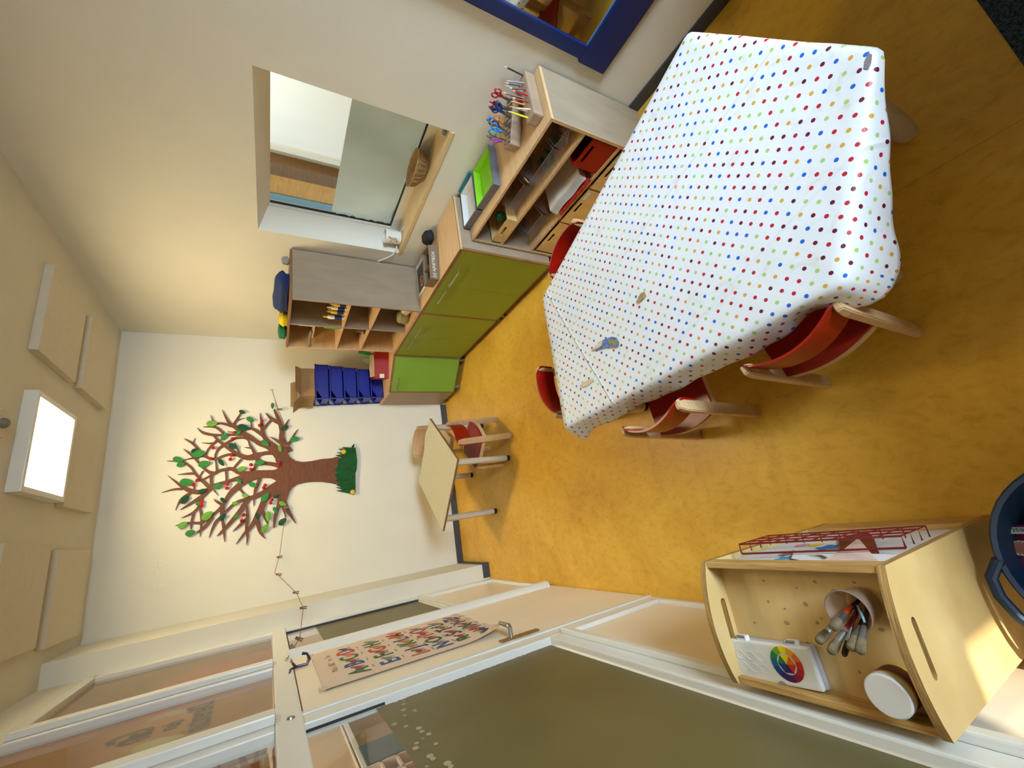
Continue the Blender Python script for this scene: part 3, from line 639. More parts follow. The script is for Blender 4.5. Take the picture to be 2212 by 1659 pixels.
t = thing('cardboard_box', 'open cardboard box with papers inside, on top of the blue bins', 'box', (1.67, 4.86, 1.598))
Q = Matrix.Translation((1.67, 4.86, 1.60)) @ Matrix.Rotation(math.radians(8), 4, 'Z')
def xf(m, M_): m.v = [tuple(M_ @ Vector(v)) for v in m.v]; return m
m = open_box((-.18, -.16, 0), (.15, .14, .13), .004); xf(m, Q).build('body', M_card, t)
m = MB(); m.add([(-.18, -.16, .13), (.15, -.16, .13), (.13, -.25, .19), (-.16, -.25, .19)], [(0, 1, 2, 3)]); m.add([(-.18, -.16, .13), (-.18, .14, .13), (-.25, .13, .20), (-.25, -.15, .20)], [(0, 1, 2, 3)]); m.add([(-.18, .14, .13), (.15, .14, .13), (.13, .15, .22), (-.16, .15, .22)], [(0, 1, 2, 3)])
xf(m, Q).build('flap', M_card, t)
m = MB()
for k in range(7): m.obox((-.12+.035*k, -.01, .085), (1, 0, 0), (0, 1, 0), (0, 0, 1), .008, .11, .07)
tag(xf(m, Q).build('packets', pm('pale packets', (176, 164, 150), .4, var=.25, scale=40)), 'pale plastic packets standing in the cardboard box', 'packets')
t = thing('red_box', 'red box with wooden sticks in it on the corner cabinet', 'box', (1.82, 4.57, .854))
Q = Matrix.Translation((1.835, 4.565, .8555)) @ Matrix.Rotation(math.radians(-16), 4, 'Z')
xf(open_box((-.15, -.11, 0), (.15, .11, .15), .006), Q).build('body', M_redplain, t)
xf(box((-.145, -.1115, .05), (-.10, -.1101, .10)), Q).build('label_patch', M_paper, t)
rnd = random.Random(21)
for k in range(5):
    m = MB().bar((-.13, -.08+.03*k, .155+.004*k), (.12, -.07+.028*k, .158+.004*k), .022, .008); 
    tag(xf(m, Q).build('wooden_stick', M_chairwood), 'flat wooden stick lying across the red box', 'stick', 'wooden sticks in the red box')
blob('green_plush', (1.99, 4.80, .95), (.05, .05, .10), 31, pm('pale green plush', (120, 150, 110), .9), 'pale green plush toy between the blue bins and the red box', 'toy')
tag(MB().lathe([(0, 0), (.022, 0), (.022, .14), (0, .14)], (2.02, 4.66, 1.00), 14, axis=(.2, .1, 1)).build('green_tube', pm('green tube', (16, 120, 50), .5)), 'green tube sticking up behind the red box', 'tube')

# ================================================================== THINGS ON THE UNITS
M_block = wood('grey stained block', (168, 142, 118), (148, 124, 102), 6, (1, 9, 1))
# scissors block
t = thing('scissors_block', 'grey wooden block with slots holding the children scissors', 'scissors holder', (2.16, 1.50, ZT))
A, B = Vector((2.03, 1.55, ZT)), Vector((2.28, 1.43, ZT)); dx = (B-A).normalized(); dy = Vector((-dx.y, dx.x, 0))
MB().obox((A+B)/2+Vector((0, 0, .035)), dx, dy, (0, 0, 1), (B-A).length/2, .042, .034, 0, .004).build('body', M_block, t)
m = MB()
for k in range(10):
    for s_ in (-1, 1): m.obox(A+dx*(.02+.026*k)+dy*(.02*s_)+Vector((0, 0, .0695)), dx, dy, (0, 0, 1), .003, .010, .0008)
m.build('slot', M_black, t)
t2 = thing('pencil_block', 'grey wooden block with holes holding pencils, near end of the shelf unit', 'pencil holder', (2.13, 1.31, ZT))
m = MB(); m.box((1.975, 1.265, ZT+.001), (2.285, 1.345, ZT+.066), 0, .012); m.build('body', M_block, t2)
def scissors(p, tilt, col, label, k):
    o = thing('scissors', label, 'scissors', p, 'children scissors in the wooden block')
    c = pm('scissor plastic %s' % col[0], col[1], .35)
    MB().obox((p[0]-.004, p[1], p[2]+.03), (1, 0, 0), (0, 1, 0), (0, 0, 1), .004, .0012, .04).obox((p[0]+.004, p[1]+.0015, p[2]+.03), (1, 0, 0), (0, 1, 0), (0, 0, 1), .004, .0012, .04).build('blade', M_steel, o)
    for s_ in (-1, 1):
        cc = Vector((p[0]+s_*.017, p[1], p[2]+.115))
        pts = [cc+Vector((.0135*math.cos(a), 0, .019*math.sin(a))) for a in [2*PI*i/14 for i in range(14)]]
        m = MB().tube(pts, .0042, 8, closed=True); m.tube([cc+Vector((-s_*.008, 0, -.018)), Vector((p[0]-s_*.002, p[1], p[2]+.062))], [.0055, .006], 8); m.build('handle', c, o)
    o.rotation_euler = tilt
    return o
CL = [('purple', (134, 44, 130)), ('pale green', (130, 150, 110)), ('bright blue', (40, 128, 196)), ('violet grey', (80, 70, 110)), ('orange', (216, 124, 34)), ('sky blue', (50, 130, 200)), ('navy', (24, 60, 130)), ('dark red', (180, 40, 30)), ('black', (20, 44, 44)), ('red', (206, 60, 50)), ('deep red', (190, 40, 44))]
for k, c in enumerate(CL):
    q = A+dx*(.02+.0225*k)+dy*(.016 if k % 2 else -.016)
    scissors((q.x, q.y, ZT+.055), (math.radians(-6+4*(k % 4)), math.radians(-12+7*(k % 3)), math.radians(30+37*k % 80)), c, '%s handled children scissors standing in the wooden block' % c[0], k)
PC = [('dark brown', (54, 34, 30)), ('black', (30, 26, 30)), ('grey', (150, 140, 134)), ('sky blue', (110, 160, 200)), ('maroon', (120, 50, 40)), ('brown', (120, 74, 50)), ('red', (180, 40, 30)), ('orange', (232, 140, 70)), ('dark red', (130, 24, 24)), ('tan', (190, 150, 110)), ('white', (206, 196, 190)), ('yellow', (220, 220, 40))]
rnd = random.Random(2)
for k, c in enumerate(PC):
    x = 2.265-.024*k; y = 1.305+(.018 if k % 2 else -.018); L = .085+.035*rnd.random(); z = ZT+.045
    dirv = Vector((rnd.uniform(-.18, .12), rnd.uniform(.0, .35), 1)).normalized(); p = Vector((x, y, z))
    o = thing('pencil', '%s pencil standing in the pencil block' % c[0], 'pencil', p, 'pencils in the wooden block')
    MB().tube([p, p+dirv*L], .0048, 6).build('shaft', pm('pencil %s' % c[0], c[1], .4), o)
    MB().tube([p+dirv*L, p+dirv*(L+.022)], [.0048, .0006], 6).build('point', M_chairwood, o)
# trays
def tray(name, Q, sx, sy, h, outer, inner, label):
    t = thing(name, label, 'tray', Q.translation)
    xf(open_box((-sx, -sy, 0), (sx, sy, h), .006), Q).build('body', outer, t)
    m = MB(); n = 4
    a, b, z0, z1 = sx-.007, sy-.007, .009, h+.001; c1, d1 = a-.018, b-.018
    m.add([(-c1, -d1, z0), (c1, -d1, z0), (c1, d1, z0), (-c1, d1, z0), (-a, -b, z1), (a, -b, z1), (a, b, z1), (-a, b, z1)], [(0, 1, 2, 3)]+[(k, (k+1) % 4, 4+(k+1) % 4, 4+k) for k in range(4)])
    xf(m, Q).build('liner', inner, t); return t
M_traygrey = pm('grey tray shell', (104, 104, 112), .45)
Q = Matrix.Translation((2.135, 1.90, ZT+.001)) @ Matrix.Rotation(math.radians(-4), 4, 'Z')
tray('paint_tray', Q, .15, .125, .05, M_traygrey, pm('lime green liner', (130, 200, 10), .45), 'grey tray with lime green inside on the shelf unit')
Q = Matrix.Translation((2.145, 2.148, ZT+.001)) @ Matrix.Rotation(math.radians(-4), 4, 'Z')
tray('paint_tray', Q, .145, .105, .05, M_traygrey, pm('white tray liner', (206, 206, 204), .4), 'grey tray with white inside, against the green cabinet')
m = box((2.284, 2.03, ZT+.0525), (2.302, 2.225, ZT+.075), .004); tag(m.build('teal_folder', pm('teal plastic', (14, 112, 124), .4)), 'teal plastic folder leaning on the wall behind the white tray', 'folder')
# counter of the first cabinet
t = thing('shoe_box', 'long open grey cardboard box with white lettering on the green cabinet', 'box', (2.0, 2.76, .854))
Q = Matrix.Translation((2.0, 2.765, .855)) @ Matrix.Rotation(math.radians(-7), 4, 'Z')
M_gbox = pm('grey brown cardboard', (120, 100, 78), .7)
m = open_box((-.145, -.07, 0), (.145, .085, .075), .004); m.box((-.02, -.066, .004), (-.016, .081, .07)); xf(m, Q).build('body', M_gbox, t)
xf(MB().text('[a] AJNETBOX', (-.02, -.0705, .038), (1, 0, 0), (0, 0, 1), .036), Q).build('lettering', M_white, t)
t = thing('photo_card', 'flat white card with a dark photo of a heart shape, beside the grey box', 'card', (2.14, 3.06, .854))
box((1.965, 2.925, .855), (2.285, 3.215, .862), .001).build('body', M_white, t)
box((1.99, 2.95, .8625), (2.23, 3.19, .8632)).build('photo', pm('dark photo print', (62, 56, 48), .4, var=.3), t)
hp_ = [(2.06+.045*16*math.sin(a)**3/16, 3.07+.045*(13*math.cos(a)-5*math.cos(2*a)-2*math.cos(3*a)-math.cos(4*a))/16, .866) for a in [2*PI*i/28 for i in range(28)]]
MB().tube(hp_, .005, 6, closed=True).build('heart_print', pm('skin tone print', (196, 140, 110), .5), t)
t = thing('black_ball', 'small black spiky ball on the green cabinet by the wall', 'ball', (2.235, 2.72, .854))
m, bm = cloud((2.235, 2.72, .905), (.05, .06, .055), 3, 6); m.frombm(bm, 0, True); o = m.build('sponge', pm('black sponge', (14, 14, 16), .8, bump=.8, bscale=80), t, auto=180)
# window sill: basket, jug
t = thing('bread_basket', 'oval woven wicker basket on the hatch window sill', 'basket', (2.42, 2.25, OZ0))
m = MB(); c0 = Vector((2.43, 2.25, OZ0+.004)); rows = 15
for k in range(rows):
    q = k/(rows-1); rr = .055+.05*q**.7; z = .005+.085*q
    pts = [c0+Vector((rr*.78*math.cos(a), rr*1.45*math.sin(a), z+.0015*math.sin(12*a+PI*k))) for a in [2*PI*i/48 for i in range(48)]]
    m.tube(pts, .0042, 6, closed=True)
m.lathe([(0, .003), (.055, .003)], c0, 24, sx=.78, sy=1.45) if False else m.add([c0+Vector((.055*.78*math.cos(2*PI*i/24), .055*1.45*math.sin(2*PI*i/24), .004)) for i in range(24)], [tuple(range(24))])
m.build('weave', pm('wicker', (160, 128, 84), .7, var=.25, scale=40), t)
m = MB()
for k in range(24):
    a = 2*PI*k/24; m.tube([c0+Vector((.06*.78*math.cos(a), .06*1.45*math.sin(a), .004)), c0+Vector((.10*.8*math.cos(a), .10*1.45*math.sin(a), .05)), c0+Vector((.105*.8*math.cos(a), .105*1.47*math.sin(a), .092))], .003, 5)
m.tube([c0+Vector((.107*.78*math.cos(a), .107*1.46*math.sin(a), .094)) for a in [2*PI*i/48 for i in range(48)]], .006, 6, closed=True); m.build('stakes', pm('wicker', (176, 134, 80), .7), t)
t = thing('white_jug', 'white plastic jug with red marks on the window sill, its cord hanging over', 'jug', (2.385, 2.985, OZ0))
c0 = (2.385, 2.975, OZ0+.001)
MB().lathe([(0, .004), (.052, .004), (.056, .02), (.056, .09), (.060, .105), (.062, .135), (.056, .135), (.052, .105), (.050, .02), (0, .012)], c0, 28).build('body', M_white, t)
MB().tube([(2.345, 2.94, 1.10), (2.33, 2.91, 1.13), (2.335, 2.91, 1.16), (2.36, 2.94, 1.175)], .006, 8).build('handle', M_white, t)
m = MB(); m.obox((2.331, 2.955, 1.10), (0, 1, 0), (1, 0, 0), (0, 0, 1), .006, .001, .007); m.obox((2.329, 2.965, 1.145), (0, 1, 0), (1, 0, 0), (0, 0, 1), .007, .001, .003); m.build('printed_mark', pm('red print', (190, 40, 60), .5), t)
m = MB(); m.tube([(2.335, 3.02, 1.08), (2.315, 3.05, 1.08), (2.294, 3.10, 1.10), (2.292, 3.17, 1.15), (2.293, 3.222, 1.20), (2.296, 3.226, 1.19)], .006, 8); m.build('cord', M_white, t)
t = tag(box((2.34, 1.95, OZ0+.0005), (2.44, 2.01, OZ0+.03), .003).build('clear_box', M_plastic), 'small clear plastic box at the near end of the window sill', 'box') if False else None
m = MB(); p_ = on(963, 286, 2, OZ0+.002); m.box((p_.x-.014, p_.y-.016, OZ0+.0005), (p_.x+.014, p_.y+.016, OZ0+.024), 0, .004)
tag(m.build('pencil_sharpener', pm('blue grey clear plastic', (110, 136, 160), .25)), 'tiny blue grey pencil sharpener at the near corner of the sill', 'sharpener')
m = MB(); m.obox((2.42, 2.90, OZ0+.002), (.25, .97, 0), (.97, -.25, 0), (0, 0, 1), .05, .012, .0015)
tag(m.build('paper_strip', M_paper), 'white paper strip lying beside the jug on the sill', 'paper')

# ================================================================== MIRROR
t = thing('mirror', 'wall mirror in a wide navy blue frame beside the shelf unit', 'mirror', (XR, .5, .38))
m = MB(); x = XR-.028
m.box((x, .30, .385), (XR-.001, 1.115, .565), 0, .006); m.box((x, 1.03, .565), (XR-.001, 1.10, 2.02), 0, .006); m.box((x, -.52, .385), (XR-.001, .30, .565), 0, .006); m.box((x, -.52, .565), (XR-.001, -.45, 2.02), 0, .006); m.box((x, -.52, 2.02), (XR-.001, 1.10, 2.12), 0, .006)
m.build('frame', M_navy, t)
box((XR-.014, -.45, .565), (XR-.010, 1.03, 2.02)).build('mirror_glass', pm('silvered mirror', (214, 220, 214), .03, metal=1, var=0), t)
box((XR-.016, .30, .565), (XR-.013, 1.03, .571)).build('edge_strip', pm('pale blue strip', (90, 130, 170), .4), t)

# ================================================================== TREE ON THE BACK WALL
tr = thing('wall_tree', 'painted wooden tree with felt leaves and berries mounted on the back wall', 'wall decoration', tuple(on(700, 1010, 1, YB-.01)))
def tp(u, v, dep=.0): return on(340+u/4.365, 820+v/4.365, 1, YB-.004-dep)
ST = [
 [(1230,690,110),(1175,560,58),(1175,480,50),(1150,390,40),(1100,280,18)], [(1170,420,35),(1080,370,30),(1020,315,4)], [(1085,370,24),(1050,405,22),(1000,465,30)], [(1180,470,30),(1215,420,22),(1240,370,3)],
 [(1190,655,34),(1250,590,28),(1290,520,20),(1325,465,3)], [(1165,600,26),(1120,570,20),(1065,540,3)],
 [(1190,720,110),(1110,640,60),(1040,580,45),(1000,520,42),(985,430,34),(980,380,24),(965,315,3)], [(1000,530,32),(930,480,28),(880,460,20),(780,452,5)], [(895,470,18),(868,340,3)],
 [(1180,745,110),(1060,640,56),(960,600,42),(880,545,42),(800,500,45),(740,450,40),(690,420,32),(650,365,22),(610,285,3)], [(715,430,26),(760,360,20),(792,308,8)], [(750,385,12),(825,360,3)], [(700,435,30),(610,412,18),(540,410,18),(500,335,3)],
 [(625,505,28),(570,460,22),(530,445,15),(430,445,3)], [(800,520,20),(700,520,18),(600,522,18),(520,520,22),(430,500,20),(375,455,3)], [(780,505,14),(660,488,3)],
 [(1190,760,70),(1120,700,40),(1050,690,36),(980,700,36),(930,720,62),(850,735,46),(760,705,40),(700,670,32),(620,610,28),(560,560,22),(520,520,10)], [(1190,820,50),(1080,795,36),(1000,785,36),(930,750,44)],
 [(935,730,46),(900,660,28),(870,610,20),(855,570,18),(820,548,20),(740,550,22),(690,575,22),(620,620,28),(570,660,22),(545,720,16),(552,790,14),(560,860,22)], [(885,645,14),(820,638,2)], [(775,700,20),(750,640,14),(725,590,6)],
 [(560,575,24),(510,620,18),(470,670,16),(455,720,12)], [(550,590,14),(500,600,12),(418,595,2)], [(860,745,30),(770,715,22),(690,705,24),(620,720,22),(560,745,22),(500,745,22),(430,722,18),(350,735,16),(240,760,3)],
 [(490,745,20),(420,690,22),(370,640,24),(330,600,22),(250,555,3)], [(335,600,12),(355,550,3)], [(500,880,30),(430,830,24),(370,760,22),(310,700,24),(245,655,3)], [(370,770,12),(385,730,6)], [(250,772,14),(150,768,9),(90,766,2)],
 [(250,775,16),(320,830,24),(360,890,26),(420,950,32),(490,1015,40)], [(430,860,14),(395,915,10)], [(715,835,16),(790,750,20)],
 [(1220,880,200),(1120,890,90),(1050,890,76),(930,890,70),(840,890,55),(760,870,42),(700,840,34),(640,845,26),(580,860,26),(540,880,30),(480,870,26)], [(900,885,26),(930,800,26),(965,745,16)], [(645,850,22),(650,920,20),(645,980,14)], [(520,880,30),(505,940,28),(515,1010,32)], [(540,885,20),(450,930,14),(415,945,8)], [(345,885,22),(290,885,18),(190,895,2)],
 [(1210,950,120),(1080,910,40),(960,900,62),(860,940,50),(780,990,52),(700,1060,46),(660,1110,38),(625,1180,32),(620,1240,26)], [(860,900,50),(740,935,34),(660,960,28),(560,990,32),(500,1020,44),(430,1090,36),(340,1150,26),(215,1225,3)],
 [(480,1040,40),(380,1060,42),(290,1040,44),(200,985,26),(95,900,3)], [(235,1030,24),(150,1035,16),(40,1065,2)], [(310,1070,28),(220,1130,20),(170,1230,2)], [(345,1050,20),(345,985,10)], [(530,1040,18),(575,1095,3)],
 [(965,930,40),(945,990,30),(920,1060,28),(905,1190,3)], [(770,1020,24),(820,1080,18),(870,1112,22)],
 [(1180,980,110),(1080,1020,62),(1000,1065,46),(900,1110,42),(820,1130,30),(740,1160,26),(680,1210,24),(600,1290,24),(540,1360,28),(485,1490,3)], [(870,1115,40),(820,1180,46),(780,1240,46),(720,1310,38),(650,1390,30),(600,1440,22),(560,1475,3)],
 [(630,1190,28),(560,1150,24),(530,1125,3)], [(600,1170,20),(600,1240,26),(610,1310,26),(625,1400,30),(632,1530,3)], [(605,1200,26),(540,1260,24),(460,1320,26),(400,1350,22),(290,1350,18),(170,1375,3)],
 [(420,1110,34),(400,1190,28),(415,1290,24),(410,1390,18),(400,1480,3)], [(395,1190,24),(340,1250,20),(225,1305,3)], [(355,1230,20),(325,1320,22),(315,1410,10)], [(520,1290,30),(470,1360,30),(420,1410,24),(370,1440,12)],
 [(840,1180,22),(850,1290,30),(840,1400,30),(850,1480,24),(838,1560,3)], [(840,1310,26),(780,1370,26),(710,1430,3)], [(835,1430,24),(780,1500,14),(740,1550,3)],
 [(1190,1000,130),(1090,1060,74),(1020,1120,60),(985,1200,60),(950,1270,54),(900,1360,38),(840,1440,32)], [(985,1220,36),(1015,1300,30),(1040,1360,10)], [(945,1330,50),(970,1430,40),(1015,1500,4)],
 [(1200,1000,120),(1180,1110,92),(1140,1200,40),(1112,1290,34),(1098,1395,18)], [(1180,1140,60),(1240,1250,38),(1305,1355,6)], [(1175,1180,30),(1213,1300,6)]]
m = MB(); sc = .0
for si, st in enumerate(ST):
    # smooth the polyline
    P = [Vector((a, b, c)) for a, b, c in st]; q = []
    for i in range(len(P)-1):
        p0 = P[max(i-1, 0)]; p1 = P[i]; p2 = P[i+1]; p3 = P[min(i+2, len(P)-1)]
        for k in range(5):
            s_ = k/5; q.append(.5*((2*p1)+(p2-p0)*s_+(2*p0-5*p1+4*p2-p3)*s_*s_+(3*p1-p0-3*p2+p3)*s_**3))
    q.append(P[-1]); Lp = []; Rp = []
    for i, p in enumerate(q):
        tg = (q[min(i+1, len(q)-1)]-q[max(i-1, 0)]); tg.z = 0; tg.normalize(); nn = Vector((-tg.y, tg.x)); hw = max(p.z, 1)/2
        Lp.append((p.x+nn.x*hw, p.y+nn.y*hw)); Rp.append((p.x-nn.x*hw, p.y-nn.y*hw))
    dep = .012+.00012*(si % 40); n = len(q)
    fr_ = [tp(a, b, dep) for a, b in Lp]+[tp(a, b, dep) for a, b in Rp]; bk = [v+Vector((0, dep, 0)) for v in fr_]
    fs = []
    for i in range(n-1):
        fs += [(i, i+1, n+i+1, n+i), (i, 2*n+i, 2*n+i+1, i+1), (n+i, n+i+1, 3*n+i+1, 3*n+i)]
    fs += [(0, n, 3*n, 2*n), (n-1, 3*n-1, 4*n-1, 2*n-1)]
    m.add(fr_+bk, fs)
TR = [(1160,660),(1200,640),(1232,640),(1228,690),(1250,730),(1300,765),(1370,777),(1450,768),(1550,748),(1640,741),(1700,725),(1760,760),(1780,870),(1760,990),(1700,990),(1640,975),(1550,963),(1470,962),(1400,968),(1320,985),(1270,1020),(1240,1070),(1225,1120),(1130,1120),(1110,1000),(1165,930),(1165,850),(1110,760)]
m.prism([tp(a, b, .0175) for a, b in TR], (0, .0165, 0)); m.build('trunk', M_bark, tr)
gr = [(1860,600),(1835,625),(1870,650),(1885,760),(1880,850),(1850,930),(1870,1000),(1865,1060),(1850,1085),(1800,1070),(1690,1048),(1760,1040),(1685,1015),(1750,1015),(1690,995),(1720,980),(1680,950),(1700,930),(1670,900),(1695,880),(1672,850),(1700,820),(1705,760),(1740,730),(1680,712),(1750,700),(1690,690),(1770,680),(1710,655),(1790,650),(1745,635),(1830,640)]
m = MB().prism([tp(a, b, .022) for a, b in reversed(gr)], (0, .018, 0)); rnd = random.Random(4)
for k in range(26):
    v0 = 640+420*k/26; m.prism([tp(1868, v0, .0235+.0001*k), tp(1868, v0+18, .0235+.0001*k), tp(1690+40*rnd.random(), v0+4+14*rnd.random(), .0235+.0001*k)], (0, .001, 0))
m.build('grass', pm('dark green felt grass', (10, 78, 34), .9, var=.3, scale=30, stretch=(1, 1, .3)), tr)
MG = {'g': pm('mid green felt', (44, 124, 54), .85), 'l': pm('light green felt', (104, 160, 60), .85), 'd': pm('dark green felt', (14, 68, 46), .85)}
LV = [(1085,247,90,60,'g'),(800,305,20,64,'d'),(512,415,0,104,'l'),(875,375,20,80,'g'),(810,452,10,116,'d'),(1200,455,-30,84,'d'),(755,500,-20,74,'g'),(630,535,-50,90,'g'),(1295,560,-10,94,'g'),(1015,600,30,86,'g'),(1157,650,80,64,'l'),(715,628,20,96,'d'),(345,668,-30,64,'d'),(385,697,-5,134,'g'),(195,755,10,104,'g'),(220,800,-15,84,'g'),(440,795,-15,116,'g'),(603,782,50,80,'d'),(965,785,-5,94,'g'),(795,840,-20,84,'l'),(770,955,50,66,'g'),(570,1005,-15,96,'g'),(275,968,0,134,'g'),(900,992,20,86,'g'),(425,1052,-25,86,'d'),(258,1130,-40,106,'d'),(825,1095,10,64,'l'),(732,1165,0,60,'l'),(620,1138,40,70,'d'),(1015,1110,-50,106,'g'),(1118,1098,-30,60,'d'),(1180,1170,20,76,'l'),(390,1170,-10,64,'g'),(470,1282,-35,126,'l'),(615,1292,-40,86,'d'),(745,1290,0,64,'g'),(945,1290,60,70,'d'),(1045,1290,90,100,'l'),(1110,1230,60,66,'g'),(238,1370,-30,100,'l'),(310,1445,-20,104,'g'),(1015,1400,-50,100,'l'),(1180,1338,-40,96,'d')]
for u_, v_, an, ln, c in LV:
    a = math.radians(an); ca, sa = math.cos(a), math.sin(a); pts = []
    for k in range(16):
        s_ = k/16; x = math.cos(2*PI*s_); y = math.sin(2*PI*s_)
        x2 = x*ln/2; y2 = y*abs(y)**.25*ln*.27*(1-.25*x)
        pts.append(tp(u_+x2*ca-y2*sa, v_+x2*sa+y2*ca, .024+.012*max(0, x)))
    MB().prism(pts, (0, .0015, 0)).build('leaf', MG[c], tr)
for u_, v_ in [(985,388),(965,430),(726,500),(708,558),(525,642),(700,713),(688,750),(500,745),(882,803),(882,845),(1150,780),(1145,810),(378,948),(338,990),(658,985),(655,1022),(1015,995),(1003,1018),(1080,1132),(1068,1162),(418,1150),(412,1185),(812,1275),(795,1328)]:
    p = tp(u_, v_, .028); MB().lathe([(.0, .017), (.010, .014), (.0165, .006), (.0165, -.004), (.0, -.004)], p, 12, axis=(0, -1, 0)).build('berry', pm('red felt berry', (176, 22, 18), .8), tr)
for u_, v_ in ((1755, 680), (1840, 1060)):
    m = MB(); p = tp(u_, v_, .032)
    for k in range(6):
        a = 2*PI*k/6; m.lathe([(0, .004), (.011, .003), (.014, 0), (0, -.004)], p+Vector((.013*math.cos(a), -.001*k, .013*math.sin(a))), 8, axis=(0, -1, 0))
    m.build('flower', pm('yellow felt flower', (222, 178, 20), .8), tr)

# ---- cord with clothes pegs from the back wall to the partition
CP = [on(588, 843, 1, YB-.004), on(590, 850, 1, YB-.03), on(602, 886, 1, YB-.04), on(612, 910, 1, YB-.04), on(619, 963, 1, YB-.045), on(621, 1072, 1, YB-.045), on(618, 1096, 1, YB-.045), on(604, 1200, 1, YB-.05), on(593, 1238, 1, 4.93), on(602, 1243, 1, 4.9), on(641, 1282, 1, 4.5), on(655, 1313, 1, 4.1), on(648, 1374, 1, 3.62), on(634, 1402, 1, 3.35), on(619, 1424, 0, XL+.025)]
cl = thing('peg_line', 'thin brown cord strung from the back wall across to the partition', 'cord', tuple(CP[7]))
m = MB(); m.tube(CP, .0022, 6); m.tube([CP[0]+Vector((0, 0, .02)), CP[0]+Vector((0, -.02, .005)), CP[0]+Vector((0, -.03, -.012))], .002, 6); m.build('cord', pm('brown twine', (120, 84, 52), .8), cl)
m = MB(); m.lathe([(.006, 0), (.009, .003), (.006, .006)], CP[-1], 12, axis=(0, 1, 0)); m.build('eye_hook', M_steel, cl)
PL = ['left end of the tree crown', 'over the top of the trunk', 'low on the trunk side', 'over the lowest branches']
M_peg = wood('brown peg wood', (132, 90, 52), (112, 74, 42), 8, (1, 1, 1))
pegs = [(604, 884, YB-.04, (.05, 0, 1), 'small wooden peg on the cord above the cardboard box'), (619, 963, YB-.045, (.1, 0, 1), 'small wooden peg hanging over the tree branches by the green leaf'), (618, 1096, YB-.045, (-.1, 0, 1), 'small wooden peg on the cord at the lowest tree branch'),
        (604, 1203, YB-.05, (.05, 0, 1), 'small wooden peg on the cord left of the tree'), (602, 1241, 4.9, (.3, 0, 1), 'small wooden peg at the bend of the cord on the back wall'), (639, 1280, 4.52, (.2, 0, 1), 'small wooden peg on the cord over the white pilaster'), (655, 1313, 4.1, (.1, 0, 1), 'small wooden peg at the lowest point of the cord'), (646, 1380, 3.58, (.6, 0, 1), 'wooden peg on the cord in front of the glazed bay'), (633, 1400, 3.36, (.9, .2, .5), 'wooden peg near the hook end of the cord'), (640, 1407, 3.30, (.2, .1, 1), 'wooden peg hanging lowest near the hook end')]
for px, py, Y, ax_, l in pegs:
    p = on(px, py, 1, Y); a = Vector(ax_).normalized(); s_ = Vector((0, 1, 0)).cross(a).normalized(); o = thing('clothes_peg', l, 'clothes peg', p, 'wooden pegs on the cord'); h = .026
    for q in (-1, 1): MB().bar(p-a*h+s_*.0075*q, p+a*h+s_*.0035*q, .009, .005, up=(0, 1, 0)).build('jaw', M_peg, o)
    MB().tube([p+s_*.008-Vector((0, .005, 0)), p-s_*.008-Vector((0, .005, 0))], .0018, 6).build('spring', M_steel, o)

# ---- hook over the door
t = thing('door_hook', 'dark metal two-arm hook hanging over the top of the door', 'hook', (XL+.01, 2.9, 1.9))
W = lambda x, y, d_=.012: on(x, y, 0, XL+d_)
s0, s1, s2, s3 = W(625, 1455), W(627, 1447), W(641, 1440), W(664, 1434)
m = MB(); m.tube([s0, s1, s2, s3, s3+Vector((.02, 0, -.012)), s3+Vector((.045, .02, 0)), s3+Vector((.05, .03, .022))], [.004, .006, .007, .007, .007, .006, .008], 8)
m.tube([W(629, 1428, .03), W(633, 1434, .03), W(639, 1440, .015)], .0055, 8); m.build('arm', pm('dark violet metal', (74, 66, 84), .35, metal=.6), t)
MB().tube([s3+Vector((.012, 0, 0)), s3+Vector((.02, .022, -.008)), s3+Vector((.02, .03, -.004))], .005, 8).build('tip', pm('pink wood tip', (190, 140, 130), .5), t)

# ---- alphabet poster on the door
t = thing('alphabet_poster', 'white alphabet poster with coloured letters and animals taped on the door', 'poster', (XL, 2.6, .9))
xp = XL+.010
def PW(yf, zf, x=xp): return (x, yf, zf)
m = MB(); ny, nz = 16, 24; py0, py1, pz0, pz1 = 2.285, 3.045, .87, 1.79
def px_(y, z):
    d_ = max(0, (1.12-z)/.25)*max(0, (2.62-y)/.34); return xp+.05*min(1, d_)**1.5
vs = []; fs = []
for i in range(ny+1):
    for k in range(nz+1):
        y = py0+(py1-py0)*i/ny; z = pz0+(pz1-pz0)*k/nz
        if k == 0: z += .012*math.sin(i*2.1)+.05*(1-i/ny)
        vs.append((px_(y, z), y, z))
for i in range(ny):
    for k in range(nz): fs.append((i*(nz+1)+k, (i+1)*(nz+1)+k, (i+1)*(nz+1)+k+1, i*(nz+1)+k+1))
m.add(vs, fs, 0, True); m.build('sheet', pm('poster paper', (214, 194, 176), .6, var=.02), t)
LC = {'r': pm('letter red', (196, 58, 48), .6), 'g': pm('letter green', (40, 96, 50), .6), 'b': pm('letter blue', (34, 74, 150), .6), 'o': pm('letter orange', (206, 96, 50), .6), 'p': pm('letter violet', (76, 56, 110), .6), 'k': pm('letter dark', (60, 60, 64), .6)}
AN = {'a': pm('animal brown', (140, 74, 46), .7), 'e': pm('animal grey', (124, 122, 124), .7), 'y': pm('animal ochre', (176, 124, 60), .7), 's': pm('animal slate', (60, 84, 110), .7), 'i': pm('animal pink', (206, 120, 110), .7)}
RW = [('ABCD', 'gbgr', 'aais', 1.62), ('EFGH', 'bgrg', 'eaye', 1.475), ('IJKLM', 'obgpr', 'ayyyi', 1.33), ('NOPQ', 'bgrr', 'eaae', 1.205), ('RSTU', 'gpag', 'aaae', 1.085), ('VWXYZ', 'srgpp', 'seaap', .965)]
rnd = random.Random(9)
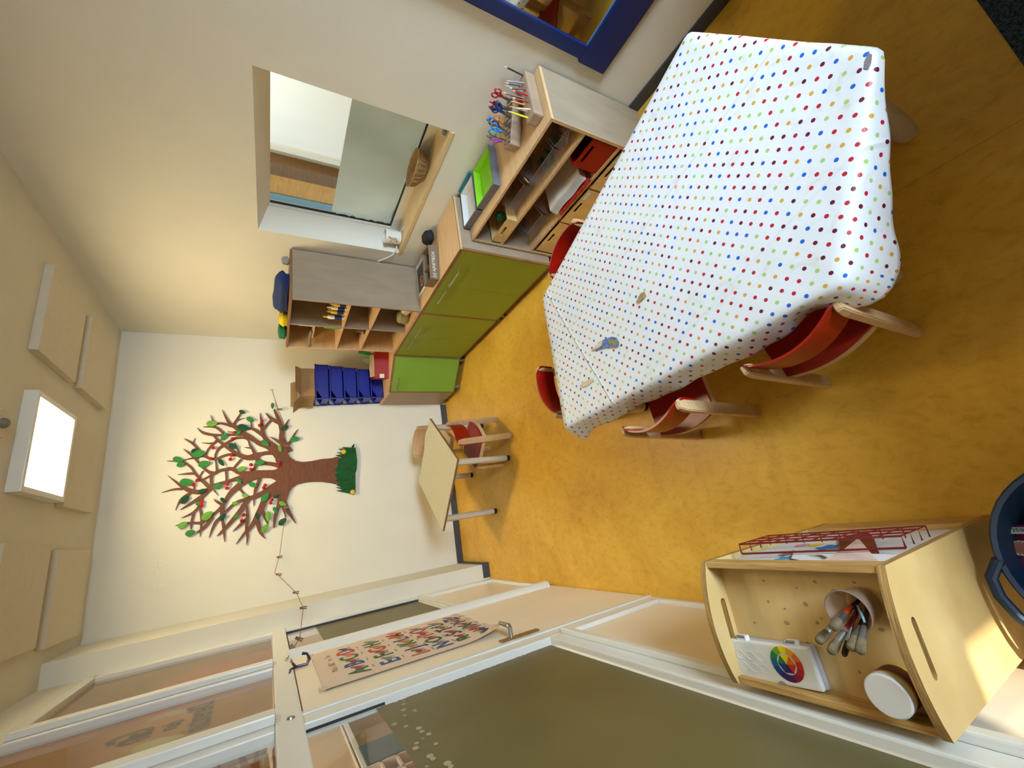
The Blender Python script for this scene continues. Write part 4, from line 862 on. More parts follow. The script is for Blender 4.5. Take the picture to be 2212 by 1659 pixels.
for txt, cc, aa, z in RW:
    n = len(txt)
    for k, ch in enumerate(txt):
        y = py0+.10+(py1-py0-.2)*(k+.12)/(n-.35) if n == 4 else py0+.07+(py1-py0-.14)*(k+.15)/(n-.4)
        x = px_(y, z)+.001; lc = LC.get(cc[k], LC['k']); am = AN.get(aa[k], AN['e'])
        MB().text(ch, (x, y, z), (0, 1, 0), (0, 0, 1), .13, bold=.025).build('letter', lc, t)
        mm = MB(); yc, zc = y+.055, z+.002    # a small animal: body, head, legs, tail
        xx = px_(yc, zc)+.0022
        bd = [(xx, yc+.034*math.cos(a)*(1+.2*math.cos(2*a)), zc+.016*math.sin(a)) for a in [2*PI*i/14 for i in range(14)]]; mm.add(bd, [tuple(range(14))])
        mm.add([(xx+.0002, yc+.036+.013*math.cos(a), zc+.018+.012*math.sin(a)) for a in [2*PI*i/10 for i in range(10)]], [tuple(range(10))])
        for q in (-.024, -.012, .012, .024): mm.add([(xx+.0001, yc+q-.003, zc-.008), (xx+.0001, yc+q+.004, zc-.008), (xx+.0001, yc+q+.002, zc-.034), (xx+.0001, yc+q-.003, zc-.034)], [(0, 1, 2, 3)])
        mm.add([(xx+.0001, yc-.03, zc+.004), (xx+.0001, yc-.048, zc+.02+.01*rnd.random()), (xx+.0001, yc-.044, zc+.016)], [(0, 1, 2)]); mm.build('animal_picture', am, t)
        MB().text('abc'[k % 3]*4, (x, y+.02, z-.062), (0, 1, 0), (0, 0, 1), .018).build('caption', pm('grey caption print', (120, 112, 100), .7), t) if False else MB().add([(x, y-.005, z-.058), (x, y+.045, z-.058), (x, y+.045, z-.066), (x, y-.005, z-.066)], [(0, 1, 2, 3)]).build('caption', pm('grey caption print', (150, 140, 124), .7), t)
MB().text('Mein', (xp+.001, 2.56, 1.715), (0, 1, 0), (0, 0, 1), .042).text('von', (xp+.001, 2.78, 1.715), (0, 1, 0), (0, 0, 1), .036).text('Tier', (xp+.001, 2.865, 1.715), (0, 1, 0), (0, 0, 1), .042).build('title', pm('grey title print', (128, 118, 100), .7), t)
MB().text('ABC', (xp+.001, 2.675, 1.715), (0, 1, 0), (0, 0, 1), .046).build('title_abc', pm('rose title print', (170, 110, 104), .7), t)
m = MB()
for (y, z) in ((py0+.02, pz1), (py1-.02, pz1), (py1-.02, pz0+.03)): m.box((xp-.004, y-.03, z-.015), (xp+.002, y+.03, z+.02))
m.build('tape', mglass('clear tape', (.95, .93, .9), body=.06), t)

# ================================================================== CHAIRS AND TABLES
def chair(label, backm, seatm, h=.54, tone=None):
    c = thing('child_chair', label, 'chair', (0, 0, 0), 'small wooden children chairs'); wdm = tone or M_chairwood
    for s_ in (-1, 1):
        p, q = Vector((s_*.168, -.005, .002)), Vector((s_*.168, .038, h)); m = MB()
        sec = [(-.014, -.026), (.014, -.026), (.014, .026), (-.014, .026)]
        vs = []; zs = [(0, 1), (.5, 1.05), (.93, 1), (1, .62)]
        for t_, k in zs:
            b = p.lerp(q, t_)
            for a_, d_ in sec: vs.append(b+Vector((a_*(1 if t_ < 1 else .8), d_*k, 0)))
        fs = [(3, 2, 1, 0), (12, 13, 14, 15)]
        for i in range(3):
            for k in range(4): fs.append((4*i+k, 4*i+(k+1) % 4, 4*i+4+(k+1) % 4, 4*i+4+k))
        bm = bmesh.new(); bv = [bm.verts.new(v) for v in vs]
        for f_ in fs: bm.faces.new([bv[i] for i in f_])
        bmesh.ops.recalc_face_normals(bm, faces=bm.faces[:]); bmesh.ops.bevel(bm, geom=bm.edges[:], offset=.004, segments=2, affect='EDGES')
        m.frombm(bm); m.build('leg', wdm, c)
        MB().box((s_*.150-.013, .315, .002), (s_*.150+.013, .352, .292), 0, .005).build('leg', wdm, c)
        MB().box((s_*.153-.010, .02, .262), (s_*.153+.010, .33, .296), 0, .004).build('seat_frame', wdm, c)
    m = MB(); pts = [(-.152+.304*i/12, .012-.030*(1-((i-6)/6)**2), .278) for i in range(13)]
    vs = []
    for k_, (x_, y_, z_) in enumerate(pts): vs += [(x_, y_-.009, z_-.018), (x_, y_+.009, z_-.018), (x_, y_+.009, z_+.018), (x_, y_-.009, z_+.018)]
    m.add(vs, [(4*k_+q, 4*k_+(q+1) % 4, 4*k_+4+(q+1) % 4, 4*k_+4+q) for k_ in range(12) for q in range(4)]+[(0, 1, 2, 3), (51, 50, 49, 48)]); m.build('rear_rail', wdm, c)
    MB().bar((-.15, .325, .278), (.15, .325, .278), .018, .034).build('front_rail', wdm, c)
    # seat: rounded outline, dished
    out = [(-.162+.324*i/14, .010-.036*(1-((i-7)/7)**2)) for i in range(15)]
    out += [(.166, .06), (.165, .28)]+[(.125+.04*math.cos(a), .30+.045*math.sin(a)) for a in (.2, .6, 1.0, 1.4)]+[(-.125-.04*math.cos(a), .30+.045*math.sin(a)) for a in (1.4, 1.0, .6, .2)]+[(-.165, .28), (-.166, .06)]
    n = len(out); cx_, cy_ = 0, .17; vs = []; fs = []
    for lv, (k, z) in enumerate(((1, .298), (1, .309), (.8, .306), (.45, .302))): vs += [(cx_+(a-cx_)*k, cy_+(b-cy_)*k, z) for a, b in out]
    for L_ in range(3):
        for i in range(n): fs.append((L_*n+i, L_*n+(i+1) % n, (L_+1)*n+(i+1) % n, (L_+1)*n+i))
    fs += [tuple(range(n-1, -1, -1)), tuple(range(3*n, 4*n))]
    m = MB(); m.add(vs, fs, 0, True); m.build('seat', seatm, c)
    # curved backrest
    vs = []; fs = []; nx, nz = 18, 8; t_ = .009
    for side in (0, 1):
        for i in range(nx+1):
            x = -.182+.364*i/nx; u_ = x/.182; y = .062-.070*(1-u_*u_)-side*t_
            e_ = max(0, abs(u_)-.72)/.28; zt = h+.012-.030*e_**2.2; zb = h-.125+.016*e_**2
            for k in range(nz+1): vs.append((x, y+.006*(k/nz), zb+(zt-zb)*k/nz))
    o1 = (nx+1)*(nz+1); ix = lambda i, k: i*(nz+1)+k
    for i in range(nx):
        for k in range(nz): fs += [(ix(i, k), ix(i+1, k), ix(i+1, k+1), ix(i, k+1)), (o1+ix(i, k), o1+ix(i, k+1), o1+ix(i+1, k+1), o1+ix(i+1, k))]
        fs += [(ix(i, 0), o1+ix(i, 0), o1+ix(i+1, 0), ix(i+1, 0)), (ix(i, nz), ix(i+1, nz), o1+ix(i+1, nz), o1+ix(i, nz))]
    for k in range(nz): fs += [(ix(0, k), ix(0, k+1), o1+ix(0, k+1), o1+ix(0, k)), (ix(nx, k), o1+ix(nx, k), o1+ix(nx, k+1), ix(nx, k+1))]
    m = MB(); m.add(vs, fs, 0, True); m.build('backrest', backm, c, auto=50)
    return c
def place(c, R, L, facing):
    """R, L: floor points of the two rear posts; the seat points along facing"""
    R, L = Vector(R), Vector(L); mid = (R+L)/2; dirv = R-L; f_ = Vector((-dirv.y, dirv.x)); f_.normalize()
    if f_.dot(Vector(facing)) < 0: f_ = -f_
    c.location = (mid.x, mid.y, 0); c.rotation_euler = (0, 0, math.atan2(f_.y, f_.x)-PI/2); return c
c0 = chair('red child chair on the near left side of the dotted table', M_red, M_red)
place(c0, (.400, .470), (.318, .805), (1, .2))
c1 = copytree(c0); c1['label'] = 'red child chair on the far left side of the dotted table'; place(c1, (.283, 1.110), (.250, 1.462), (1, .1))
c2 = copytree(c0); c2['label'] = 'red child chair at the far short end of the dotted table'; place(c2, (.84, 2.11), (.49, 2.00), (.2, -1))
c3 = copytree(c0); c3['label'] = 'red child chair between the dotted table and the green cabinets'; place(c3, (1.365, 1.80), (1.55, 1.45), (-1, -.3))
c4 = copytree(c0); c4['label'] = 'red child chair pushed under the small grey table'; place(c4, (.944, 3.700), (.700, 3.435), (-.3, .4))
for nm, o in list(c4.items()) if False else (): pass
c5 = chair('plain wooden child chair behind the small grey table by the tree wall', M_chairwood, M_chairwood, h=.60)
place(c5, (.80, 4.70), (1.10, 4.48), (-.6, -.6))

# small square table
t = thing('small_table', 'small square table with a speckled grey top and round wooden legs by the back wall', 'table', (.5, 3.99, 0))
cs = [(1.052, 4.02), (.518, 3.415), (-.055, 3.975), (.485, 4.575)]; zt = .595
M_top = pm('speckled cream table top', (194, 186, 158), .5, var=.07, scale=70)
ce = Vector((.5, 3.995)); sh = lambda p, k: ce+(Vector(p)-ce)*k
MB().prism([(p[0], p[1], zt-.022) for p in cs], (0, 0, .017)).build('apron_board', M_edge, t)
MB().prism([(sh(p, .997).x, sh(p, .997).y, zt-.0045) for p in cs], (0, 0, .0045)).build('tabletop', M_top, t)
for p in ((.955, 4.03), (.515, 3.555), (.488, 4.46), (.052, 3.985)):
    MB().lathe([(0, .03), (.024, .03), (.028, .06), (.030, zt-.022), (0, zt-.022)], (p[0], p[1], 0), 18).build('leg', M_greywood, t)
    MB().lathe([(0, 0), (.024, 0), (.026, .004), (.026, .032), (0, .032)], (p[0], p[1], 0), 18).build('foot_cap', M_black, t)

# large table under the oilcloth
A_, E_, D_, C_, B_ = Vector((1.030, .162)), Vector((1.685, .560)), Vector((1.195, 1.79)), Vector((.40, 1.83)), Vector((.472, .430))
TZ = .594
t = thing('craft_table', 'large low craft table with round wooden legs, hidden under a dotted cloth', 'table', (1.0, 1.0, 0))
pl = [A_, E_, D_, C_, B_]; cen = sum(pl, Vector((0, 0)))/5
MB().prism([((cen+(p-cen)*.985).x, (cen+(p-cen)*.985).y, TZ-.028) for p in pl], (0, 0, .026)).build('tabletop', M_birch, t)
for p in ((1.085, .262), (.612, .468), (.50, 1.765), (1.52, .66), (1.12, 1.66)):
    MB().lathe([(0, .03), (.034, .03), (.037, .05), (.037, TZ-.028), (0, TZ-.028)], (p[0], p[1], 0), 22).build('leg', M_greywood, t)
    MB().lathe([(0, 0), (.030, 0), (.032, .004), (.032, .032), (0, .032)], (p[0], p[1], 0), 20).build('foot_cap', M_black if p[1] > 1 else M_greywood, t)
# the cloth: top grid by rings, then a skirt whose drop varies along the rim
def rim_points():
    pts = []; order = [(A_, E_), (E_, D_), (D_, C_), (C_, B_), (B_, A_)]; drops = {0: (.02, .06), 1: (.08, .03), 2: (.02, .12), 3: (.10, .10), 4: (.21, .015)}
    for i, (p, q) in enumerate(order):
        nseg = max(6, int((q-p).length/.02))
        for k in range(nseg):
            s_ = k/nseg; a, b = drops[i]; pts.append((p.lerp(q, s_), a+(b-a)*s_, i, s_))
    return pts
RP = rim_points(); n = len(RP); c2_ = cen
# smooth outline corners, outward normals
pos = [p[0] for p in RP]
for it in range(1): pos = [(pos[i-1]+pos[i]*2+pos[(i+1) % n])/4 for i in range(n)]
drop = [p[1] for p in RP]
for it in range(12): drop = [(drop[i-1]+drop[i]*2+drop[(i+1) % n])/4 for i in range(n)]
flr = [{0: .010, 1: .01, 2: .05, 3: .035, 4: .05*(1-p[3])+.004}[p[2]] for p in RP]
for it in range(14): flr = [(flr[i-1]+flr[i]*2+flr[(i+1) % n])/4 for i in range(n)]
nor = []
for i in range(n):
    tg = pos[(i+2) % n]-pos[i-2]; nn = Vector((tg.y, -tg.x)).normalized(); nn = nn if nn.dot(pos[i]-c2_) > 0 else -nn; nor.append(nn)
vs = []; uvs = []; fs = []; rings = 26
for k in range(rings):
    s_ = k/(rings-1)*.988
    for i in range(n):
        p = c2_+(pos[i]-c2_)*s_; z = TZ+.004+.0016*math.sin(p.x*9+p.y*4)*(1 if k < rings-1 else 0)
        vs.append((p.x, p.y, z)); uvs.append((p.x, p.y))
steps = 12
for k in range(1, steps+1):
    for i in range(n):
        q = k/steps; d_ = drop[i]; side = RP[i][2]; sx_ = RP[i][3]
        ruff = (.006*math.sin(i*.33)*q+.003*math.sin(i*.81+1)*q)*min(1, flr[i]/.03)
        flare = flr[i]
        zz = TZ+.004-.006*min(1, q*6)-d_*(q**1.15)*(1+.05*math.sin(i*.21))
        off = .006*min(1, q*5)+flare*q+ruff*.8
        # hanging fold at the near left corner and the long tip at the far left corner
        dC = (pos[i]-C_).length; tipk = math.exp(-(dC/.07)**2); off += .035*tipk*q; zz -= .03*tipk*q
        dB = (pos[i]-(B_+(C_-B_).normalized()*.12)).length; off -= .035*math.exp(-(dB/.07)**2)*q
        p = pos[i]+nor[i]*off
        vs.append((p.x, p.y, zz)); e_ = pos[i]*1+nor[i]*(d_*q); uvs.append((e_.x, e_.y))
tot = rings+steps
for k in range(1, tot-1):
    for i in range(n): fs.append((k*n+i, k*n+(i+1) % n, (k+1)*n+(i+1) % n, (k+1)*n+i))
vs.append((c2_.x, c2_.y, TZ+.004)); uvs.append((c2_.x, c2_.y))
for i in range(n): fs.append((len(vs)-1, n+i, n+(i+1) % n))
me = bpy.data.meshes.new('tablecloth'); me.from_pydata(vs, [], fs); me.update(); ul = me.uv_layers.new(name='uv'); an = math.radians(3)
for lp in me.loops:
    u_, v_ = uvs[lp.vertex_index]; ul.data[lp.index].uv = (5+u_*math.cos(an)+v_*math.sin(an), 5-u_*math.sin(an)+v_*math.cos(an))
me.polygons.foreach_set('use_smooth', [True]*len(me.polygons)); me.materials.append(M_dots)
bm = bmesh.new(); bm.from_mesh(me); bmesh.ops.recalc_face_normals(bm, faces=bm.faces[:]); bm.to_mesh(me); bm.free()
cl = bpy.data.objects.new('tablecloth', me); COL.objects.link(cl)
sm_ = cl.modifiers.new('thick', 'SOLIDIFY'); sm_.thickness = .0012; sm_.offset = 1
tag(cl, 'white oilcloth with red, blue, green and ochre dots, draped over the craft table', 'tablecloth')
# torn patch, dried glitter paint (lies on the cloth as part of it)
def patch(name, pts, mat, z): MB().add([tuple(on(x, y, 2, z)) for x, y in pts], [tuple(range(len(pts)))]).build(name, mat, cl)
ZP = TZ+.0085
patch('worn_patch', [(1277,757),(1287,748),(1297,738),(1308,731),(1322,727),(1332,730),(1337,740),(1336,750),(1320,750),(1305,752),(1290,757)], pm('blue dried paint', (90, 110, 160), .6, var=.6, scale=60), ZP)
patch('worn_patch', [(1277,757),(1287,746),(1302,736),(1298,748),(1285,755)], pm('bare backing', (206, 184, 150), .8), ZP+.0006)
patch('worn_patch', [(1312,736),(1322,734),(1334,738),(1335,746),(1325,746),(1316,742)], pm('green gold dried paint', (130, 126, 60), .6, var=.4, scale=90), ZP+.0008)
patch('worn_patch', [(1253,832),(1262,824),(1280,818),(1280,824),(1270,833),(1258,836)], pm('bare backing', (206, 184, 150), .8), ZP)
patch('worn_patch', [(1375,650),(1383,634),(1392,630),(1396,640),(1388,648),(1380,655)], pm('brown dried paint', (160, 130, 80), .6, var=.4, scale=90), ZP)
patch('worn_patch', [(1868,130),(1876,114),(1884,118),(1882,136),(1876,150),(1866,148)], pm('grey worn spot', (130, 120, 132), .7), TZ+.0066)

# ================================================================== THE PAINT CART BY THE PARTITION
cart = thing('paint_cart', 'birch plywood cart with a tray top and hand slots, by the glazed partition', 'cart', (-.43, .84, 0))
NX0, NX1 = -.575, -.24; CY0, CY1 = .505, .997; TH = .018; ZR = .80
def end_panel(y):
    """panel in the XZ plane with a bulging top edge and a slotted hand hole"""
    bm = bmesh.new(); outl = [(NX1, .0), (NX1, ZR)]+[(NX1+(NX0-NX1)*k/10, ZR+.038*math.sin(PI*k/10)**.8) for k in range(1, 10)]+[(NX0, ZR), (NX0, .0)]
    hole = []; cx_, cz_, hw, hr = (NX0+NX1)/2-.005, ZR-.030, .050, .011
    for a in [PI/2-PI*i/8 for i in range(9)]: hole.append((cx_+hw+hr*math.cos(a), cz_+hr*math.sin(a)))
    for a in [-PI/2-PI*i/8 for i in range(9)]: hole.append((cx_-hw+hr*math.cos(a), cz_+hr*math.sin(a)))
    def loop(pts):
        v = [bm.verts.new((x, y, z)) for x, z in pts]; return [bm.edges.new((v[i], v[(i+1) % len(v)])) for i in range(len(v))]
    ed = loop(outl)+loop(hole)
    bmesh.ops.triangle_fill(bm, use_beauty=True, use_dissolve=False, edges=ed)
    g = bmesh.ops.extrude_face_region(bm, geom=bm.faces[:]); bmesh.ops.translate(bm, verts=[v for v in g['geom'] if isinstance(v, bmesh.types.BMVert)], vec=(0, TH, 0))
    bmesh.ops.recalc_face_normals(bm, faces=bm.faces[:]); m = MB(); m.frombm(bm); 
    # edges of the ply get the layered edge material
    for i, q in enumerate(m.f):
        ys = {round(m.v[k][1], 4) for k in q}
        if len(ys) > 1: m.mi[i] = 1
    return m
end_panel(CY0).build('end_panel', [M_ply, M_plyedge], cart); end_panel(CY1-TH).build('end_panel', [M_ply, M_plyedge], cart)
M_rail = wood('layered ply rail', (212, 172, 104), (168, 126, 70), 16, (6, .4, 12))
m = MB(); m.box((NX1-TH, CY0+TH, ZR-.05), (NX1, CY1-TH, ZR), 0, .002); m.build('tray_rail', M_rail, cart)
m = MB(); m.box((NX0, CY0+TH, ZR-.085), (NX0+TH, CY1-TH, ZR-.004), 0, .002); m.build('tray_rail', M_rail, cart)
box((NX0+TH, CY0+TH, ZR-.075), (NX1-TH, CY1-TH, ZR-.058)).build('tray_bottom', M_ply, cart)
m = MB(); m.box((NX1-TH, CY0+TH, .02), (NX1, CY1-TH, .17), 0, .002); m.build('lower_rail', M_rail, cart)
m = MB(); m.box((NX0, CY0+TH, .03), (NX0+TH, CY1-TH, .40)); m.box((NX0+TH, CY0+TH, .03), (NX1-TH, CY1-TH, .045)); m.build('lower_box', M_ply, cart)
M_stain = pm('dried paint stain', (158, 136, 94), .6, var=.3, scale=60)
TBZ = ZR-.0578
for x_, y_, s_ in ((1740,1305,5),(1801,1276,5),(1810,1282,4),(1775,1336,3),(1760,1256,4),(1695,1315,3),(1857,1452,3),(1745,1388,2),(1700,1345,5),(1660,1300,4),(1720,1270,3),(1905,1360,5),(1845,1258,3),(1630,1345,3),(1765,1345,4),(1650,1255,3)):
    p = on(x_, y_, 2, TBZ); rnd = random.Random(x_); MB().add([(p.x+s_*.0011*math.cos(a)*(.6+.7*rnd.random()), p.y+s_*.0014*math.sin(a)*(.6+.7*rnd.random()), TBZ+.0004) for a in [2*PI*i/9 for i in range(9)]], [tuple(range(9))]).build('stain', M_stain, cart)
# red wire rack leaning out of the open side, and the papers inside it
M_wire = pm('dark red wire', (110, 20, 22), .4)
t = thing('wire_rack', 'dark red wire rack hanging on the open side of the cart', 'rack', (-.22, .74, .45))
m = MB(); XW = -.208
def W2(y, z, x=XW): return (x, y, z)
zt_ = lambda y: .60+.20*(y-.53)
for dz in (0, .055, .11, .165): m.tube([W2(.53, zt_(.53)-dz, -.237), W2(.53, zt_(.53)-dz), W2(.93, zt_(.93)-dz), W2(.93, zt_(.93)-dz, -.237)], .0022 if dz else .003, 6)
for k in range(9): m.tube([W2(.53+.05*k, zt_(.53+.05*k)-.165), W2(.53+.05*k, zt_(.53+.05*k))], .0018, 5)
for k in range(9): m.tube([W2(.53+.05*k, zt_(.53+.05*k)-.165), W2(.53+.05*k, zt_(.53+.05*k)-.165, -.237)], .0018, 5)
m.tube([W2(.53, zt_(.53), -.237), W2(.93, zt_(.93), -.237)], .003, 6); m.build('wires', M_wire, t)
for k in range(12): t_ = None
m = MB()
for k in range(12): m.tube([(-.262, .56+.03*k, .60), (-.262, .56+.03*k, .18)], .0016, 5)
for z in (.22, .34, .46, .58): m.tube([(-.262, .54, z), (-.262, .96, z)], .0018, 5)
m.build('inner_wires', M_wire, t)
def wp(u, v, x):
    p = on(1560+u/3.95, 1110+v/3.95, 0, x); p.z = min(p.z, .748); p.y = max(p.y, .527); return p
SHT = [(-.256, (.545, .60), (.16, .70), M_paper, 'large white sheet standing in the open side of the cart', None),
       (-.2525, (.66, .965), (.19, .74), pm('painted paper pale', (222, 218, 214), .7, var=.08, scale=8), 'white sheet with blue and yellow painted spots in the cart side', None)]
def sheet(lbl, pts, mat, th=.0007):
    o = thing('painting_sheet', lbl, 'paper', tuple(sum(pts, Vector())/len(pts)), 'papers in the cart side'); MB().prism(pts, (-th, 0, 0)).build('sheet', mat, o); return o
sheet('large plain white sheet standing low in the open side of the cart', [Vector((-.2560, .535, .175)), Vector((-.2560, .90, .175)), Vector((-.2560, .90, .735)), Vector((-.2560, .535, .735))], M_paper)
o = sheet('white sheet with blue, yellow and rose painted spots in the cart side', [Vector((-.2535, .66, .20)), Vector((-.2535, .96, .21)), Vector((-.2535, .955, .735)), Vector((-.2535, .655, .735))], pm('painted paper pale', (222, 218, 214), .7, var=.08, scale=8))
for u_, v_, r_, c_ in ((545, 232, .012, (30, 60, 160)), (850, 180, .032, (230, 206, 30)), (800, 262, .030, (232, 216, 40)), (680, 268, .030, (214, 150, 172)), (905, 285, .046, (24, 110, 180)), (520, 380, .030, (50, 150, 205)), (585, 400, .030, (60, 160, 215)), (1300, 190, .05, (224, 220, 170)), (545, 345, .028, (150, 110, 90))):
    c_p = wp(u_, v_, -.2525); MB().add([(c_p.x, c_p.y+r_*.6*math.cos(a)*(1+.2*math.sin(5*a+u_)), c_p.z+r_*math.sin(a)*(1+.2*math.sin(5*a+u_))) for a in [2*PI*i/30 for i in range(30)]], [tuple(range(30))]).build('painted_spot', pm('paint %d %d' % (c_[0], c_[1]), c_, .6), o)
sheet('dark red brown painted paper with a curled corner in the wire rack', [wp(u_, v_, -.2464) for u_, v_ in ((990, 215), (1110, 175), (1240, 150), (1290, 200), (1345, 345), (1180, 420), (1020, 420))], pm('dark red painted paper', (110, 34, 16), .6, var=.5, scale=14))
sheet('rose stained white paper standing on its corner in the wire rack', [wp(u_, v_, -.2440) for u_, v_ in ((1160, 205), (1330, 420), (1380, 560), (1000, 640), (780, 430), (1040, 300))], pm('rose painted paper', (222, 190, 176), .7, var=.25, scale=10))
sheet('torn white paper corner poking out at the front of the wire rack', [wp(u_, v_, -.2448) for u_, v_ in ((625, 285), (720, 350), (810, 390), (800, 480), (580, 480), (590, 380))], M_paper)
sheet('white paper edge along the near end of the wire rack', [wp(u_, v_, -.2456) for u_, v_ in ((810, 330), (1530, 345), (1480, 480), (840, 480))], M_paper)

# ---- on the tray: paint box, brush pot, jar
z0 = TBZ+.0006
pts = [on(x, y, 2, z0+.035) for x, y in ((1575, 1378), (1749, 1397), (1779, 1500), (1595, 1463))]
ctr = sum(pts, Vector())/4; ay = ((pts[0]-pts[1])+(pts[3]-pts[2])).normalized(); ax = Vector((ay.y, -ay.x, 0)); Ly = ((pts[0]-pts[1]).length+(pts[3]-pts[2]).length)/2; Lx = ((pts[0]-pts[3]).length+(pts[1]-pts[2]).length)/2*.95
if ax.x < 0: ax = -ax
pb = thing('paint_box', 'closed white watercolour box with a printed colour wheel, in the cart tray', 'paint box', (ctr.x, ctr.y, z0))
C3 = Vector((ctr.x, ctr.y, z0))
MB().obox(C3+Vector((0, 0, .009)), ax, ay, (0, 0, 1), Lx/2, Ly/2, .0085, 0, .004).build('base', pm('lilac white plastic', (190, 188, 200), .4), pb)
MB().obox(C3+Vector((0, 0, .027)), ax, ay, (0, 0, 1), Lx/2*.985, Ly/2*.985, .0085, 0, .005).build('lid', M_white, pb)
for s_ in (-.62, .62):
    m = MB(); m.obox(C3+ax*(Lx/2+.004)+ay*(Ly/2*s_)+Vector((0, 0, .024)), ax, ay, (0, 0, 1), .007, .016, .009, 0, .002); m.build('hinge', M_white, pb)
    MB().tube([C3+ax*(Lx/2+.008)+ay*(Ly/2*s_-.012)+Vector((0, 0, .031)), C3+ax*(Lx/2+.008)+ay*(Ly/2*s_+.012)+Vector((0, 0, .031))], .004, 8).build('hinge_pin', pm('grey pin', (120, 120, 130), .4), pb)
tz = z0+.0362; WC = C3-ay*(Ly/2-.075)+ax*.004; WC.z = tz; R1, R2 = .043, .0255
wheel = [(246, 214, 20), (236, 160, 30), (226, 110, 30), (206, 50, 26), (180, 24, 30), (130, 24, 60), (66, 24, 84), (36, 34, 110), (16, 60, 140), (0, 100, 150), (20, 130, 80), (130, 170, 30)]
hmat = [pm('wheel %d' % i, c, .5, var=0) for i, c in enumerate(wheel)]+[M_white]
m = MB(); start = math.atan2(0, 1)
def pol(r_, a): v = WC+ax*(r_*math.cos(a))+ay*(r_*math.sin(a)); return v
for i in range(12):
    a0, a1 = -2*PI*i/12+PI/12, -2*PI*(i+1)/12+PI/12; k = 6
    m.add([pol(R1, a0+(a1-a0)*j/k) for j in range(k+1)]+[pol(R2, a1+(a0-a1)*j/k) for j in range(k+1)], [tuple(range(2*k+2))], i)
hexc = [0, 2, 3, 6, 8, 10]
for i in range(6):
    a0, a1 = -2*PI*i/6+PI/6, -2*PI*(i+1)/6+PI/6
    m.add([WC+Vector((0, 0, .0002)), pol(R2*.96, a0)+Vector((0, 0, .0002)), pol(R2*.96, a1)+Vector((0, 0, .0002))], [(0, 1, 2)], hexc[i])
m.build('colour_wheel', hmat, pb)
m = MB()
for i in range(3):
    for j in range(2):
        c_ = C3+ay*(Ly/2-.028-.032*i)+ax*(.012-.030*j); c_.z = tz-.0002
        m.tube([c_+Vector((.011*math.cos(a), .013*math.sin(a), 0)) for a in [2*PI*q/18 for q in range(18)]], .0007, 4, closed=True)
m.build('embossed_ring', M_white, pb)
MB().add([C3-ax*(Lx/2*.97-.009*math.sin(a))-ay*(.012-.012*math.cos(a))+Vector((0, 0, .0364)) for a in [PI*q/10 for q in range(11)]], [tuple(range(11))]).build('thumb_notch', pm('grey notch', (150, 148, 146), .5), pb)

bp = on(1868, 1302, 2, z0); jp = on(1948, 1478, 2, z0)
pot = thing('brush_pot', 'frosted plastic pot tilted in the tray and full of paint brushes', 'pot', (bp.x, bp.y, z0))
Q = Matrix.Translation(bp)
M_pot = mglass('frosted pot plastic', (.86, .80, .76), body=.34, bodycol=(186, 160, 140))
MB().lathe([(0, .002), (.036, .002), (.038, .006), (.045, .085), (.048, .088), (.045, .090), (.043, .086), (.036, .008)], bp, 32).build('body', M_pot, pot)
MB().tube([bp+Vector((.0465*math.cos(a), .0465*math.sin(a), .089)) for a in [2*PI*q/32 for q in range(32)]], .0016, 6, closed=True).build('rim', M_pot, pot)
BR = [((1.0, -.42), .150, (24, 14, 14), 'bristle brush with a black handle leaning nearest the pot rim'), ((.62, -.62), .165, (180, 60, 20), 'bristle brush with an orange handle, farthest to the left'), ((.45, -.30), .160, (170, 20, 16), 'bristle brush with red handle in the middle'), ((.1, -.75), .170, (30, 20, 20), 'round bristle brush with a dark handle in the middle of the bunch'), ((-.25, -.70), .165, (60, 30, 24), 'bristle brush with a brown handle on the right of the bunch'), ((-.1, -.45), .185, (120, 20, 24), 'thin dark tipped brush lowest in the bunch')]
brl = [on(1768, 1385, 2, z0+.14), on(1800, 1355, 2, z0+.15), on(1795, 1408, 2, z0+.14), on(1838, 1400, 2, z0+.14), on(1858, 1408, 2, z0+.14), on(1824, 1414, 2, z0+.13)]
for k, ((_, L, hc, l), tip) in enumerate(zip(BR, brl)):
    p0 = bp+Vector((.012*math.cos(k*1.3), .016*math.sin(k*1.3), .012)); dv_ = (tip-p0).normalized(); L = (tip-p0).length
    o = thing('paint_brush', l, 'paint brush', p0, 'brushes in the pot'); r_ = .0085 if k != 5 else .005
    MB().tube([p0, p0+dv_*(L-.065)], [r_*.45, r_*.8], 8).build('handle', pm('brush handle %d' % k, hc, .35), o)
    MB().tube([p0+dv_*(L-.068), p0+dv_*(L-.032)], [r_*.85, r_], 12).build('ferrule', M_steel, o)
    MB().tube([p0+dv_*(L-.032), p0+dv_*(L-.014), p0+dv_*L, p0+dv_*(L+.004)], [r_, r_*1.25, r_*1.1, r_*.6], 12).build('bristles', pm('hog bristle %d' % (k == 5), (112, 96, 70) if k != 5 else (40, 20, 18), .9, var=.3, scale=90, bump=.15, bscale=400), o)
p0 = bp+Vector((-.004, .01, .02)); o = thing('paint_brush', 'flat brush with a pale blue and white handle in the pot', 'paint brush', p0, 'brushes in the pot'); tip = on(1866, 1338, 2, z0+.11); MB().bar(p0, tip, .012, .004).build('handle', pm('pale blue handle', (120, 170, 196), .4), o)
jar = thing('paste_jar', 'round jar with a white lid and dark red label in the cart tray', 'jar', (jp.x, jp.y, z0))
def sj(m): m.v = [(jp.x+v[0]*.80, jp.y+v[1]*.80, jp.z+v[2]*.86) for v in m.v]; return m
sj(MB().lathe([(0, .001), (.046, .001), (.052, .006), (.052, .062), (.048, .068), (0, .068)], (0, 0, 0), 36)).build('body', pm('amber jar plastic', (196, 160, 50), .3), jar)
